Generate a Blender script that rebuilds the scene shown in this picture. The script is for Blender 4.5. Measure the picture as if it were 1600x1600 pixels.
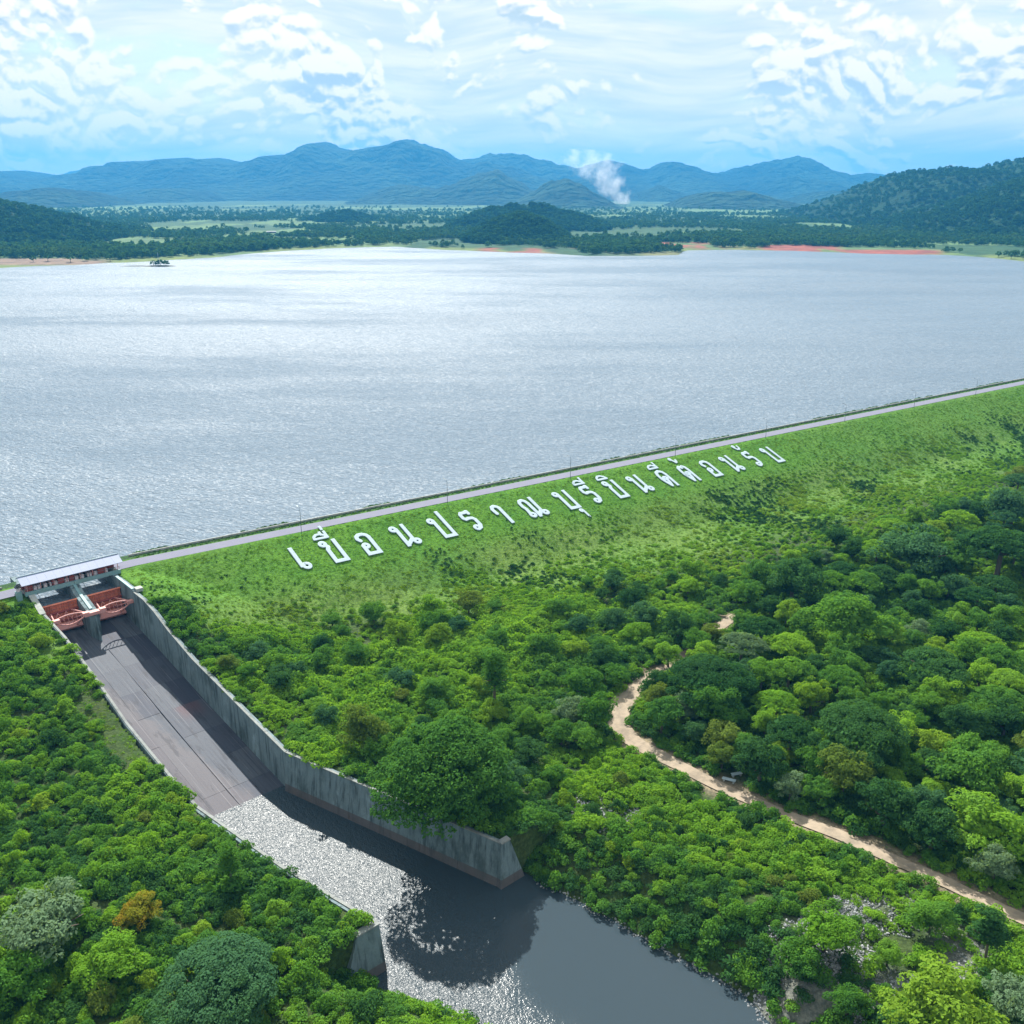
import bpy, bmesh, math, random
import numpy as np
from mathutils import Vector, Matrix
for o in list(bpy.data.objects): bpy.data.objects.remove(o)
SC = bpy.context.scene
COL = SC.collection
rng = np.random.default_rng(7); random.seed(7)
R = math.radians

# ------------------------------------------------------------------ camera
FPX, HY, CAMH = 1505.0, 290.0, 95.0            # focal length and horizon row for a 1600 px picture
PITCH = math.atan((800-HY)/FPX); CP, SP = math.cos(PITCH), math.sin(PITCH)
cam_d = bpy.data.cameras.new('camera'); cam = bpy.data.objects.new('camera', cam_d); COL.objects.link(cam)
cam_d.sensor_width = 36; cam_d.lens = 36*FPX/1600; cam_d.clip_start = 1; cam_d.clip_end = 60000
cam.location = (0, 0, CAMH); cam.rotation_euler = (math.pi/2-PITCH, 0, 0)
SC.camera = cam

# ------------------------------------------------------------------ light
SUN_EL, SUN_AZ = 42, -15                       # ahead of the camera, a little to the left
SC.view_settings.view_transform = 'Standard'; SC.view_settings.look = 'None'
SC.view_settings.gamma = 1; SC.view_settings.use_curve_mapping = False
SC.view_settings.exposure = 1.2
sd = bpy.data.lights.new('sun', 'SUN'); sd.energy = 5.0; sd.angle = R(0.6); sd.color = (1.0, .96, .88)
sun = bpy.data.objects.new('sun', sd); COL.objects.link(sun)
sv = Vector((math.sin(R(SUN_AZ))*math.cos(R(SUN_EL)), math.cos(R(SUN_AZ))*math.cos(R(SUN_EL)), math.sin(R(SUN_EL))))
sun.rotation_euler = sv.to_track_quat('Z', 'Y').to_euler(); sun.location = (-200, 300, 500)

class NT:
    """small helper to write node trees"""
    def __init__(s, tree): s.t = tree; s.n = tree.nodes; s.l = tree.links
    def a(s, kind, ins=None, **props):
        nd = s.n.new(kind)
        for k, v in props.items(): setattr(nd, k, v)
        for k, v in (ins or {}).items(): s.set(nd, k, v)
        return nd
    def set(s, nd, k, v):
        sock = nd.inputs[k]
        if isinstance(v, bpy.types.NodeSocket): s.l.new(v, sock)
        elif isinstance(v, bpy.types.Node): s.l.new(v.outputs[0], sock)
        else:
            if isinstance(v, (tuple, list)) and sock.type == 'RGBA' and len(v) == 3: v = (*v, 1)
            sock.default_value = v
    def math(s, op, a, b=0.0, c=0.0, clamp=False):
        nd = s.a('ShaderNodeMath', {0: a, 1: b, 2: c}, operation=op); nd.use_clamp = clamp; return nd.outputs[0]
    def mix(s, f, a, b, blend='MIX'):
        nd = s.n.new('ShaderNodeMix'); nd.data_type = 'RGBA'; nd.blend_type = blend
        s.set(nd, 0, f); s.set(nd, 6, a); s.set(nd, 7, b); return nd.outputs[2]
    def ramp(s, f, stops, interp='LINEAR'):
        nd = s.n.new('ShaderNodeValToRGB'); nd.color_ramp.interpolation = interp
        el = nd.color_ramp.elements
        while len(el) < len(stops): el.new(.5)
        for e_, (p, c) in zip(el, stops):
            e_.position = p; e_.color = (c, c, c, 1) if isinstance(c, (int, float)) else (*c, 1)
        s.set(nd, 0, f); return nd.outputs[0]
    def noise(s, vec, scale, detail=2, rough=.5, **k):
        nd = s.a('ShaderNodeTexNoise', {'Scale': scale, 'Detail': detail, 'Roughness': rough}, **k)
        if vec is not None: s.set(nd, 'Vector', vec)
        return nd.outputs[0]
    def mapping(s, vec, scale=(1, 1, 1), rot=(0, 0, 0), loc=(0, 0, 0)):
        return s.a('ShaderNodeMapping', {'Vector': vec, 'Scale': scale, 'Rotation': rot, 'Location': loc}).outputs[0]
    def step(s, x, lo, hi):
        nd = s.a('ShaderNodeMapRange', {0: x, 1: lo, 2: hi, 3: 0.0, 4: 1.0}); nd.interpolation_type = 'SMOOTHSTEP'; nd.clamp = True
        return nd.outputs[0]

# world: clear sky with banks of cloud that go on all round
W = bpy.data.worlds.new('World'); SC.world = W; W.use_nodes = True
w = NT(W.node_tree); w.n.clear()
skyt = w.a('ShaderNodeTexSky'); skyt.sky_type = 'NISHITA'; skyt.sun_disc = False
skyt.sun_elevation = R(SUN_EL); skyt.sun_rotation = R(SUN_AZ); skyt.dust_density = 1.0; skyt.altitude = 100
gen = w.a('ShaderNodeTexCoord').outputs['Generated']
xyz = w.a('ShaderNodeSeparateXYZ', {0: gen})
el = xyz.outputs[2]
warp = w.a('ShaderNodeTexNoise', {'Vector': gen, 'Scale': 5.0, 'Detail': 1.0})
wv = w.a('ShaderNodeVectorMath', {0: warp.outputs['Color'], 1: (.5, .5, .5)}, operation='SUBTRACT')
wv = w.a('ShaderNodeVectorMath', {0: wv.outputs[0], 'Scale': .06}, operation='SCALE')
gw = w.a('ShaderNodeVectorMath', {0: gen, 1: wv.outputs[0]}, operation='ADD').outputs[0]
# cumulus: billowy, lit from above, greyer below
def billow(off):
    v = w.mapping(gw, (1, 1, 1.45), loc=off)
    n = w.noise(v, 8.0, 3, .5); p = w.noise(v, 24.0, 1, .5); p2 = w.noise(v, 58.0, 2, .5)
    a = w.math('MULTIPLY', w.math('ABSOLUTE', w.math('SUBTRACT', p, .5)), .75)
    b = w.math('MULTIPLY', w.math('ABSOLUTE', w.math('SUBTRACT', p2, .5)), .26)
    return w.math('SUBTRACT', w.math('ADD', w.math('ADD', n, a), b), .082)
cu_v = w.mapping(gw, (1, 1, 1.45), loc=(.31, .12, .05))
cu = billow((.31, .12, .05)); cu_up = billow((.3115, .12, .0575))
# flat veil of high cloud
veil = w.noise(w.mapping(gw, (1, 1, 6.0), loc=(.1, .4, 0)), 3.2, 5, .58)
lowbank = w.step(el, .16, .03)
cov = w.math('ADD', w.math('ADD', cu, w.math('MULTIPLY', lowbank, .045)), w.math('MULTIPLY', w.math('SUBTRACT', w.noise(gen, 2.1, 1), .52), .35))
cmask = w.step(cov, .455, .530)
vmask = w.step(veil, .36, .56)
edge = w.math('SUBTRACT', cu, cu_up)
lit = w.step(edge, -.060, .040)
base_cloud = w.mix(w.step(w.noise(cu_v, 6.0, 3, .6), .35, .65), (.27, .325, .345), (.44, .455, .435))
cum_col = w.mix(lit, base_cloud, (.62, .555, .49))
veil_col = w.mix(w.step(w.noise(w.mapping(gw, (1, 1, 8)), 8.0, 3, .6), .3, .7), (.37, .40, .385), (.52, .495, .45))
gap = w.mix(.80, w.a('ShaderNodeVectorMath', {0: skyt.outputs[0], 'Scale': .10}, operation='SCALE').outputs[0], (.19, .335, .365))
gap = w.mix(w.math('MULTIPLY', w.step(el, .20, .0), .92), gap, (.64, .585, .50))
skyc = w.mix(w.math('MULTIPLY', vmask, .92), gap, veil_col)
skyc = w.mix(w.math('MULTIPLY', cmask, .9), skyc, cum_col)
skyn = w.a('ShaderNodeVectorMath', {0: skyc, 'Scale': 10.0}, operation='SCALE').outputs[0]
bg = w.a('ShaderNodeBackground', {'Color': skyn, 'Strength': .1})
w.l.new(bg.outputs[0], w.a('ShaderNodeOutputWorld').inputs[0])

# ------------------------------------------------------------------ frames of the place
O = np.array([-101.4805, 234.3512])
E1 = np.array([.82531, .56468]); N1 = np.array([.56468, -.82531])      # along the dam / downstream
E2 = np.array([.74890, .66269]); N2 = np.array([.66269, -.74890])      # the spillway is skewed a little
def D(s, t, z=0.0): p = O+E1*s+N1*t; return (p[0], p[1], z)
def S(a, b, z=0.0): p = O+E2*a+N2*b; return (p[0], p[1], z)
def st(x, y): dx, dy = x-O[0], y-O[1]; return dx*E1[0]+dy*E1[1], dx*N1[0]+dy*N1[1]
def ab(x, y): dx, dy = x-O[0], y-O[1]; return dx*E2[0]+dy*E2[1], dx*N2[0]+dy*N2[1]
def ray(px, py, z):
    u, v = (px-800)/FPX, (py-800)/FPX; q = (CAMH-z)/(SP+v*CP); return u*q, q*(CP-v*SP)
def proj(x, y, z):
    dz = z-CAMH; q = y*CP-dz*SP; q = np.where(q < 1, 1, q); vv = -(y*SP+dz*CP)/q
    return 800+FPX*x/q, 800+FPX*vv, q
def at_dist(px, py, dist):
    u, v = (px-800)/FPX, (py-800)/FPX; q = dist/(CP-v*SP); return u*q, dist, CAMH-q*(SP+v*CP)
LAKE, POOL = -3.5, -19.0

# value noise (numpy)
def vnoise(x, y, seed=0):
    xi, yi = np.floor(x).astype(np.int64), np.floor(y).astype(np.int64); fx, fy = x-xi, y-yi
    fx = fx*fx*(3-2*fx); fy = fy*fy*(3-2*fy)
    def h(i, j):
        n = (i*374761393+j*668265263+seed*974711) & 0xffffffff
        n = ((n ^ (n >> 13))*1274126177) & 0xffffffff
        return ((n ^ (n >> 16)) & 0xffff)/65535.0
    return (h(xi, yi)*(1-fx)+h(xi+1, yi)*fx)*(1-fy)+(h(xi, yi+1)*(1-fx)+h(xi+1, yi+1)*fx)*fy
def fbm(x, y, octv=4, seed=0):
    s_, a_, t_ = 0, 1, 0
    for i in range(octv): s_ = s_+a_*vnoise(x*2**i, y*2**i, seed+i*17); t_ += a_; a_ *= .5
    return s_/t_
def smooth(x, a, b): u = np.clip((x-a)/(b-a), 0, 1); return u*u*(3-2*u)

# ------------------------------------------------------------------ object helpers
def mesh_from(name, V, F, smooth_=False, attrs=None):
    V = np.asarray(V, dtype=np.float32); me = bpy.data.meshes.new(name)
    if isinstance(F, np.ndarray):
        k = F.shape[1]; me.vertices.add(len(V)); me.vertices.foreach_set('co', V.ravel())
        me.loops.add(F.size); me.loops.foreach_set('vertex_index', F.astype(np.int32).ravel())
        me.polygons.add(len(F)); me.polygons.foreach_set('loop_start', np.arange(0, F.size, k, dtype=np.int32))
        me.polygons.foreach_set('loop_total', np.full(len(F), k, dtype=np.int32)); me.update(calc_edges=True)
    else: me.from_pydata([tuple(map(float, v)) for v in V], [], F); me.update()
    if smooth_: me.polygons.foreach_set('use_smooth', np.ones(len(me.polygons), dtype=bool))
    for k_, a_ in (attrs or {}).items():
        if a_.ndim == 2:
            at = me.color_attributes.new(k_, 'FLOAT_COLOR', 'POINT'); at.data.foreach_set('color', np.c_[a_, np.ones(len(a_))].astype(np.float32).ravel())
        else:
            at = me.attributes.new(k_, 'FLOAT', 'POINT'); at.data.foreach_set('value', a_.astype(np.float32))
    return me
def link(name, me, mat=None, parent=None, loc=None):
    o = bpy.data.objects.new(name, me); COL.objects.link(o)
    if mat is not None and me is not None and len(me.materials) == 0: me.materials.append(mat)
    if parent is not None: o.parent = parent
    if loc is not None: o.location = loc
    return o
def tag(o, label=None, cat=None, group=None, kind=None):
    if label: o['label'] = label
    if cat: o['category'] = cat
    if group: o['group'] = group
    if kind: o['kind'] = kind
    return o
def thing(name, loc, label, cat, group=None, rz=0):
    o = bpy.data.objects.new(name, None); COL.objects.link(o); o.location = loc; o.rotation_euler = (0, 0, rz)
    o.empty_display_size = .5
    return tag(o, label, cat, group)
class MB:
    """collects solid pieces into one mesh"""
    def __init__(s): s.V = []; s.F = []
    def add(s, V, F):
        n = len(s.V); s.V += [tuple(v) for v in V]; s.F += [tuple(i+n for i in f) for f in F]; return s
    def hexa(s, P):      # P: 4 bottom then 4 top corners, same order
        return s.add(P, [(3, 2, 1, 0), (4, 5, 6, 7), (0, 1, 5, 4), (1, 2, 6, 5), (2, 3, 7, 6), (3, 0, 4, 7)])
    def box(s, fr, a0, a1, b0, b1, z0, z1):
        if a0 > a1: a0, a1 = a1, a0
        if b0 < b1: b0, b1 = b1, b0
        return s.hexa([fr(a0, b0, z0), fr(a1, b0, z0), fr(a1, b1, z0), fr(a0, b1, z0), fr(a0, b0, z1), fr(a1, b0, z1), fr(a1, b1, z1), fr(a0, b1, z1)])
    def tube(s, pts, r, n=6, taper=None):
        pts = [Vector(p) for p in pts]; V = []; F = []
        for i, p in enumerate(pts):
            d = (pts[min(i+1, len(pts)-1)]-pts[max(i-1, 0)]).normalized()
            up = Vector((0, 0, 1)) if abs(d.z) < .9 else Vector((1, 0, 0))
            x = d.cross(up).normalized(); y = d.cross(x).normalized()
            rr = r if taper is None else taper[i]
            for k in range(n): V.append(p+(x*math.cos(2*math.pi*k/n)+y*math.sin(2*math.pi*k/n))*rr)
        for i in range(len(pts)-1):
            for k in range(n): F.append((i*n+k, i*n+(k+1) % n, (i+1)*n+(k+1) % n, (i+1)*n+k))
        F.append(tuple(range(n))[::-1]); F.append(tuple((len(pts)-1)*n+k for k in range(n)))
        F = [f[::-1] for f in F]
        return s.add(V, F)
    def build(s, name, mat, parent=None, kind=None):
        V = np.array(s.V, dtype=float)
        if parent is not None: V = V-np.array(parent_origin(parent))
        me = mesh_from(name, V, s.F)
        o = link(name, me, mat, parent)
        if kind: o['kind'] = kind
        return o
def parent_origin(p):
    v = Vector((0, 0, 0)); q = p
    while q is not None: v += q.location; q = q.parent
    return v

# ------------------------------------------------------------------ materials
def newmat(name):
    m = bpy.data.materials.new(name); m.use_nodes = True; t = NT(m.node_tree); t.n.clear()
    out = t.a('ShaderNodeOutputMaterial'); return m, t, out
def pbr(name, colfn, rough=.85, spec=.3, bump=None, metal=0):
    m, t, out = newmat(name); pos = t.a('ShaderNodeNewGeometry').outputs['Position']
    b = t.a('ShaderNodeBsdfPrincipled', {'Base Color': colfn(t, pos) if callable(colfn) else colfn, 'Roughness': rough, 'Specular IOR Level': spec, 'Metallic': metal})
    if bump:
        sc_, dist, st_ = bump
        bn = t.a('ShaderNodeBump', {'Height': t.noise(pos, sc_, 5, .6), 'Distance': dist, 'Strength': st_}); t.set(b, 'Normal', bn.outputs[0])
    t.l.new(b.outputs[0], out.inputs[0]); return m
def concrete(name, c0, c1, streak=.6, warm=None):
    def f(t, pos):
        n1 = t.noise(pos, .35, 6, .65); n2_ = t.noise(t.mapping(pos, (1.1, 1.1, .09)), 1.0, 5, .65); n3 = t.noise(pos, 3.5, 4, .6)
        c = t.mix(n1, c0, c1)
        c = t.mix(t.math('MULTIPLY', t.step(n2_, .48, .68), streak), c, tuple(x*.28 for x in c0))
        c = t.mix(t.math('MULTIPLY', t.step(n3, .4, .7), .25), c, tuple(x*.5 for x in c1))
        n4 = t.noise(t.mapping(pos, (1, 1, .5)), .16, 6, .7); c = t.mix(t.math('MULTIPLY', t.step(n4, .50, .66), streak*.8), c, (.035, .055, .055)); c = t.mix(t.math('MULTIPLY', t.step(n4, .44, .30), streak*.6), c, tuple(min(x*1.5, .5) for x in c1))
        return c
    return pbr(name, f, .9, .2, (2.0, .08, .5))
M = {}
M['conc'] = concrete('weathered_concrete', (.10, .145, .16), (.20, .26, .28), .85)
M['conc_tide'] = concrete('tide_stained_concrete', (.085, .08, .085), (.15, .14, .14), .3)
M['conc_light'] = concrete('pale_concrete', (.30, .32, .31), (.42, .43, .41), .35)
M['coping'] = concrete('coping_concrete', (.16, .18, .18), (.28, .29, .28), .35)
M['teal'] = pbr('faded_teal_paint', lambda t, p: t.mix(t.noise(p, 1.2, 4), (.075, .14, .16), (.13, .21, .23)), .6)
M['teal_l'] = pbr('pale_teal_paint', lambda t, p: t.mix(t.noise(p, 1.2, 4), (.14, .25, .27), (.20, .33, .34)), .6)
M['red'] = pbr('dark_red_paint', lambda t, p: t.mix(t.noise(p, 1.5, 4), (.19, .032, .03), (.27, .055, .045)), .55)
M['orange'] = pbr('gate_orange_paint', lambda t, p: t.mix(t.step(t.noise(t.mapping(p, (1, 1, .3)), 1.0, 5), .35, .7), (.62, .20, .12), (.46, .145, .095)), .6)
M['pink'] = pbr('faded_pink_paint', lambda t, p: t.mix(t.noise(p, 2.0, 4), (.52, .22, .20), (.60, .31, .28)), .6)
M['roof'] = pbr('lilac_grey_sheet_roof', lambda t, p: t.mix(t.noise(p, .8, 4), (.21, .25, .37), (.27, .31, .43)), .65, .3)
M['white'] = pbr('white_paint', lambda t, p: t.mix(t.noise(p, .9, 5, .65), (.25, .34, .40), (.43, .51, .57)), .8)
M['boxw'] = pbr('pinkish_white_paint', (.55, .48, .52), .6)
M['dark'] = pbr('dark_metal', (.03, .035, .04), .5)
M['galv'] = pbr('galvanised_steel', (.10, .13, .15), .45, .5, metal=.3)
M['asphalt'] = pbr('asphalt_pale_worn', lambda t, p: t.mix(t.noise(p, .25, 6, .65), (.125, .13, .18), (.17, .172, .225)), .9, .2, (4, .02, .4))
M['soil'] = pbr('pale_dirt_road', lambda t, p: t.mix(t.step(t.noise(p, .45, 6, .65), .35, .68), (.32, .26, .195), (.21, .175, .135)), .95, .1, (2.5, .08, .6))
M['stone'] = pbr('grey_riprap', lambda t, p: t.mix(t.a('ShaderNodeObjectInfo').outputs['Random'], (.13, .14, .15), (.34, .35, .36)), .9, .2)
M['bark'] = pbr('bark', lambda t, p: t.mix(t.noise(t.mapping(p, (1, 1, .3)), 3, 4), (.07, .055, .04), (.16, .14, .115)), .95, .1)

def leafmat(name, c0, c1, c2=None, patch=.06, amt=.5, trans=.43):
    """c0..c1 by plant and by leaf, c2 in patches over the ground"""
    m, t, out = newmat(name)
    rnd = t.a('ShaderNodeObjectInfo').outputs['Random']
    geo = t.a('ShaderNodeNewGeometry'); isl = geo.outputs['Random Per Island']; pos = geo.outputs['Position']
    f = t.math('ADD', t.math('MULTIPLY', rnd, .65), t.math('MULTIPLY', isl, .35))
    c = t.mix(f, c0, c1)
    if c2 is not None:
        c = t.mix(t.math('MULTIPLY', t.step(t.noise(pos, patch, 4, .6), .45, .62), amt), c, c2)
    df = t.a('ShaderNodeBsdfDiffuse', {'Color': c}); tc = t.mix(1.0, c, (1.35, 1.25, .55), 'MULTIPLY')
    tr = t.a('ShaderNodeBsdfTranslucent', {'Color': tc})
    m1 = t.a('ShaderNodeMixShader', {0: trans, 1: df.outputs[0], 2: tr.outputs[0]})
    t.l.new(m1.outputs[0], out.inputs[0]); return m
LF = {
 'bright': leafmat('leaf_bright_green', (.100, .240, .022), (.205, .370, .036), (.13, .26, .05), .09, .4),
 'mid': leafmat('leaf_mid_green', (.058, .165, .024), (.125, .270, .034), (.05, .15, .04), .09, .5),
 'umb': leafmat('leaf_umbrella_tree', (.028, .095, .024), (.075, .190, .032)),
 'dark': leafmat('leaf_dark_green', (.026, .088, .027), (.055, .140, .036), (.05, .12, .04), .09, .4),
 'blue': leafmat('leaf_blue_green', (.034, .105, .050), (.068, .160, .070), (.06, .15, .04), .09, .4),
 'silver': leafmat('leaf_silvery', (.10, .18, .09), (.16, .25, .14)),
 'yellow': leafmat('leaf_yellow_green', (.13, .25, .024), (.20, .32, .034)),
 'olive': leafmat('leaf_olive', (.095, .165, .030), (.15, .215, .040)),
 'orange': leafmat('leaf_orange', (.12, .20, .022), (.24, .20, .02), (.38, .17, .02), .35, .35),
 'under': leafmat('leaf_undergrowth', (.075, .195, .022), (.190, .355, .032), (.050, .145, .036), .05, .7),
 'slope': leafmat('leaf_slope_scrub', (.095, .235, .020), (.195, .355, .028), (.22, .30, .050), .045, .5),
 'grass': leafmat('leaf_grass', (.080, .215, .018), (.14, .285, .024), (.18, .26, .045), .05, .5, .25),
 'hill': leafmat('leaf_hill_wood', (.018, .058, .020), (.034, .085, .024)),
 'far': leafmat('leaf_far_wood', (.026, .080, .024), (.050, .115, .030), (.06, .11, .03), .01, .5),
}

# ------------------------------------------------------------------ ground heights
WT_B = [-12, 0, 15.5, 16, 22, 28, 35.7, 48.4, 62.6, 75.6, 90.3, 139.4]; WT_Z = [0.2, 0.2, 0., -.6, -.6, -1.6, -3.8, -6.4, -7.8, -9.2, -10.6, -10.6]
LT_B = [-12, 0, 3, 9, 25, 45, 62, 90, 141]; LT_Z = [-.2, -.2, -1.0, -3, -3.2, -5.8, -8.9, -10.5, -10.6]
FL_B = [-20, 8, 32, 56, 77, 90.5]; FL_Z = [-9.3, -9.3, -12, -15.3, -17.7, -19.3]
def wall_r(b): return np.interp(b, [90.3, 139.4], [-3.9, 9.7])
def wall_l(b): return np.interp(b, [0, 90, 95, 120, 141], [-23.0, -24.3, -24.3, -20.8, -16.3])
BR = [ray(*p, POOL) for p in [(815, 1365), (900, 1410), (1000, 1465), (1100, 1520), (1160, 1555), (1200, 1600)]]
BR = [st(*p) for p in BR]; BRt = [p[1] for p in BR]+[230, 400]; BRs = [p[0] for p in BR]+[46, 60]
BLt = [139, 143, 150, 158, 175, 230, 400]; BLs = [-2.5, -1.5, 0.5, 7.5, 14, 18, 30]
def inside(px, py, poly):
    n = len(poly); c = np.zeros(np.shape(px), bool); j = n-1
    for i in range(n):
        xi, yi = poly[i]; xj, yj = poly[j]
        c ^= ((yi > py) != (yj > py)) & (px < (xj-xi)*(py-yi)/((yj-yi) or 1e-9)+xi); j = i
    return c
ROADPX = [(1760, 1505), (1680, 1468), (1600, 1436), (1500, 1390), (1400, 1345), (1300, 1300), (1200, 1262), (1110, 1222), (1045, 1188), (995, 1162), (968, 1136), (965, 1110), (984, 1084), (1012, 1060), (1042, 1042), (1080, 1012), (1118, 984), (1140, 968), (1155, 960)]
def catmull(P, k=6):
    P = [np.array(p, float) for p in P]; Q = []
    for i in range(len(P)-1):
        p0, p1, p2, p3 = P[max(i-1, 0)], P[i], P[i+1], P[min(i+2, len(P)-1)]
        for j in range(k):
            u = j/k; Q.append(.5*((2*p1)+(-p0+p2)*u+(2*p0-5*p1+4*p2-p3)*u*u+(-p0+3*p1-3*p2+p3)*u**3))
    Q.append(P[-1]); return np.array(Q)
def ground(x, y, carve=True):
    x = np.asarray(x, float); y = np.asarray(y, float)
    s, t = st(x, y); a, b = ab(x, y)
    tt = np.where(s > 0, t, b)
    nz = fbm(x*.06, y*.06, 4, 3)-.5; nf = fbm(x*.35, y*.35, 3, 9)-.5
    base = -14.0+nz*1.6*smooth(tt, 40, 60)+smooth(s, 150, 330)*smooth(tt, 45, 110)*1.5
    left = a < wall_l(b)-.2
    z = np.where(tt < -9.4, np.maximum((tt+9.4)/2.2, -14), np.where(tt < 0, 0, np.maximum(-tt/2.5+smooth(tt, 18, 30)*nf*1.2, base)))
    # soften the toe
    z = np.where((tt > 28) & (tt < 48), np.maximum(z, base+2.0*np.clip(1-(tt-28)/20, 0, 1)**2), z)
    # fill behind the right-hand wall
    wd = a-wall_r(b)
    fill = np.interp(b, WT_B, WT_Z)-.45-np.maximum(0, wd-6)*.33+nf*.3
    z = np.where((wd > -1) & (b > 1) & (b < 139.0) & (s < 120), np.maximum(z, fill), z)
    # left-hand bank
    lt = np.interp(b, LT_B, LT_Z)-.3+nz*2.0*smooth(wall_l(b)-a, 5, 30)+nf*.4
    z = np.where(left & (b > 0), lt, z)
    # river banks
    rd = (s-np.interp(t, BRt, BRs))*.96; ld = (np.interp(t, BLt, BLs)-s)*.96
    rb = POOL-.25+np.maximum(rd, -6)*.55+nf*.5; lb = POOL-.25+np.maximum(ld, -6)*.75+nf*.4
    z = np.where((b > 139.0) & (rd > -6) & (s > 8), np.minimum(z, rb), z)
    z = np.where((b > 141.0) & (a < 20) & (ld > -6), np.minimum(z, lb), z)
    riv = (b > 139.6) & (rd <= 0) & (ld <= 0)
    z = np.where(riv, np.minimum(POOL-.25+np.maximum(np.maximum(rd, ld), -5)*.6, z), z)
    if carve:
        ch = (a < wall_r(b)+1.1) & (a > wall_l(b)-.7) & (b > -22) & (b < 140.5)
        fl = np.where(b < 90.5, np.interp(b, FL_B, FL_Z)-1.6, -23.5)
        fl = np.where(b < 0, -12, fl)
        z = np.where(ch, np.minimum(z, fl), z)
    return z

ROADP = []
for px_, py_ in ROADPX:
    z_ = -14.0
    for _ in range(8): z_ = .5*z_+.5*float(ground(np.array([ray(px_, py_, z_)[0]]), np.array([ray(px_, py_, z_)[1]]))[0])
    ROADP.append(ray(px_, py_, z_))
ROADC = catmull(ROADP, 6)
def road_dist(x, y):
    x = np.asarray(x, float); y = np.asarray(y, float); d = np.full(x.shape, 1e9)
    for i in range(0, len(ROADC)-1):
        ax, ay = ROADC[i]; bx, by = ROADC[i+1]; L2 = (bx-ax)**2+(by-ay)**2+1e-9
        u = np.clip(((x-ax)*(bx-ax)+(y-ay)*(by-ay))/L2, 0, 1)
        d = np.minimum(d, np.hypot(x-ax-u*(bx-ax), y-ay-u*(by-ay)))
    return d
def axis(segs):
    out = []
    for a0, a1, d in segs: out += list(np.arange(a0, a1, d))
    return np.array(out+[segs[-1][1]])
gx = axis([(-900, -260, 20), (-260, -130, 3), (-130, 100, .85), (100, 420, 2.2), (420, 1300, 20)])
gy = axis([(-300, 80, 20), (80, 92, 3), (92, 262, .85), (262, 560, 2.2), (560, 1000, 20)])
GX, GY = np.meshgrid(gx, gy, indexing='ij')
GZ = ground(GX, GY)
ni, nj = GX.shape; idx = np.arange(ni*nj).reshape(ni, nj)
GF = np.stack([idx[:-1, :-1], idx[1:, :-1], idx[1:, 1:], idx[:-1, 1:]], -1).reshape(-1, 4)
gs, gt = st(GX, GY)
rdist = road_dist(GX.ravel(), GY.ravel()).reshape(GX.shape)
GZ = GZ-.22*smooth(rdist, 1.9, 1.1)
# colour of the ground itself: turf, scrubby soil, worn earth by the track, bare patches
n1 = fbm(GX*.05, GY*.05, 4, 21)[..., None]; n2 = fbm(GX*.22, GY*.22, 4, 31)[..., None]
turf = np.array([.055, .17, .016])*(1-n2)+np.array([.11, .235, .022])*n2
rough = np.array([.050, .155, .018])*(1-n1)+np.array([.14, .21, .045])*n1
under = np.array([.035, .075, .018])*(1-n2)+np.array([.06, .08, .03])*n2
dirt = np.array([.26, .20, .15])
mown = (smooth(gt, 26, 14)*(.55+.45*smooth(gs, 20, 45)*smooth(gs, 275, 240)))[..., None]
slope = smooth(gt, 42+22*smooth(gs, 40, 100), 30+18*smooth(gs, 40, 100))[..., None]
gc = under*(1-slope)+(rough*(1-mown)+turf*mown)*slope
vg_ = smooth(np.where(gs > 0, gt, ab(GX, GY)[1]), -5.5, -6.5)[..., None]; gc = gc*(1-vg_)+np.array([.035, .08, .03])*vg_
edge_ = (smooth(rdist, 5.2, 2.2)*(.55+.45*n2[..., 0]))[..., None]
gc = gc*(1-edge_)+dirt*edge_
rk = inside(*proj(GX, GY, GZ)[:2], [(1180, 1600), (1180, 1530), (1215, 1430), (1300, 1400), (1420, 1400), (1560, 1480), (1560, 1520), (1420, 1560), (1330, 1600)])
rk = (rk*smooth(n1[..., 0], .3, .5))[..., None]*.9
gc = gc*(1-rk)+np.array([.19, .19, .18])*rk
mg, t, out = newmat('ground_cover')
vc = t.a('ShaderNodeVertexColor', layer_name='tint').outputs[0]; pos = t.a('ShaderNodeNewGeometry').outputs['Position']
c = t.mix(t.step(t.noise(pos, 1.3, 6, .7), .35, .7), t.mix(1.0, vc, (.55, .6, .6), 'MULTIPLY'), t.mix(1.0, vc, (1.25, 1.25, 1.15), 'MULTIPLY'))
b = t.a('ShaderNodeBsdfPrincipled', {'Base Color': c, 'Roughness': .95, 'Specular IOR Level': .1})
t.set(b, 'Normal', t.a('ShaderNodeBump', {'Height': t.noise(pos, 1.6, 6, .7), 'Distance': .35, 'Strength': .9}).outputs[0])
t.l.new(b.outputs[0], out.inputs[0])
gr = link('ground', mesh_from('ground', np.c_[GX.ravel(), GY.ravel(), GZ.ravel()], GF, True, {'tint': gc.reshape(-1, 3)}), mg); gr['kind'] = 'structure'

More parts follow.
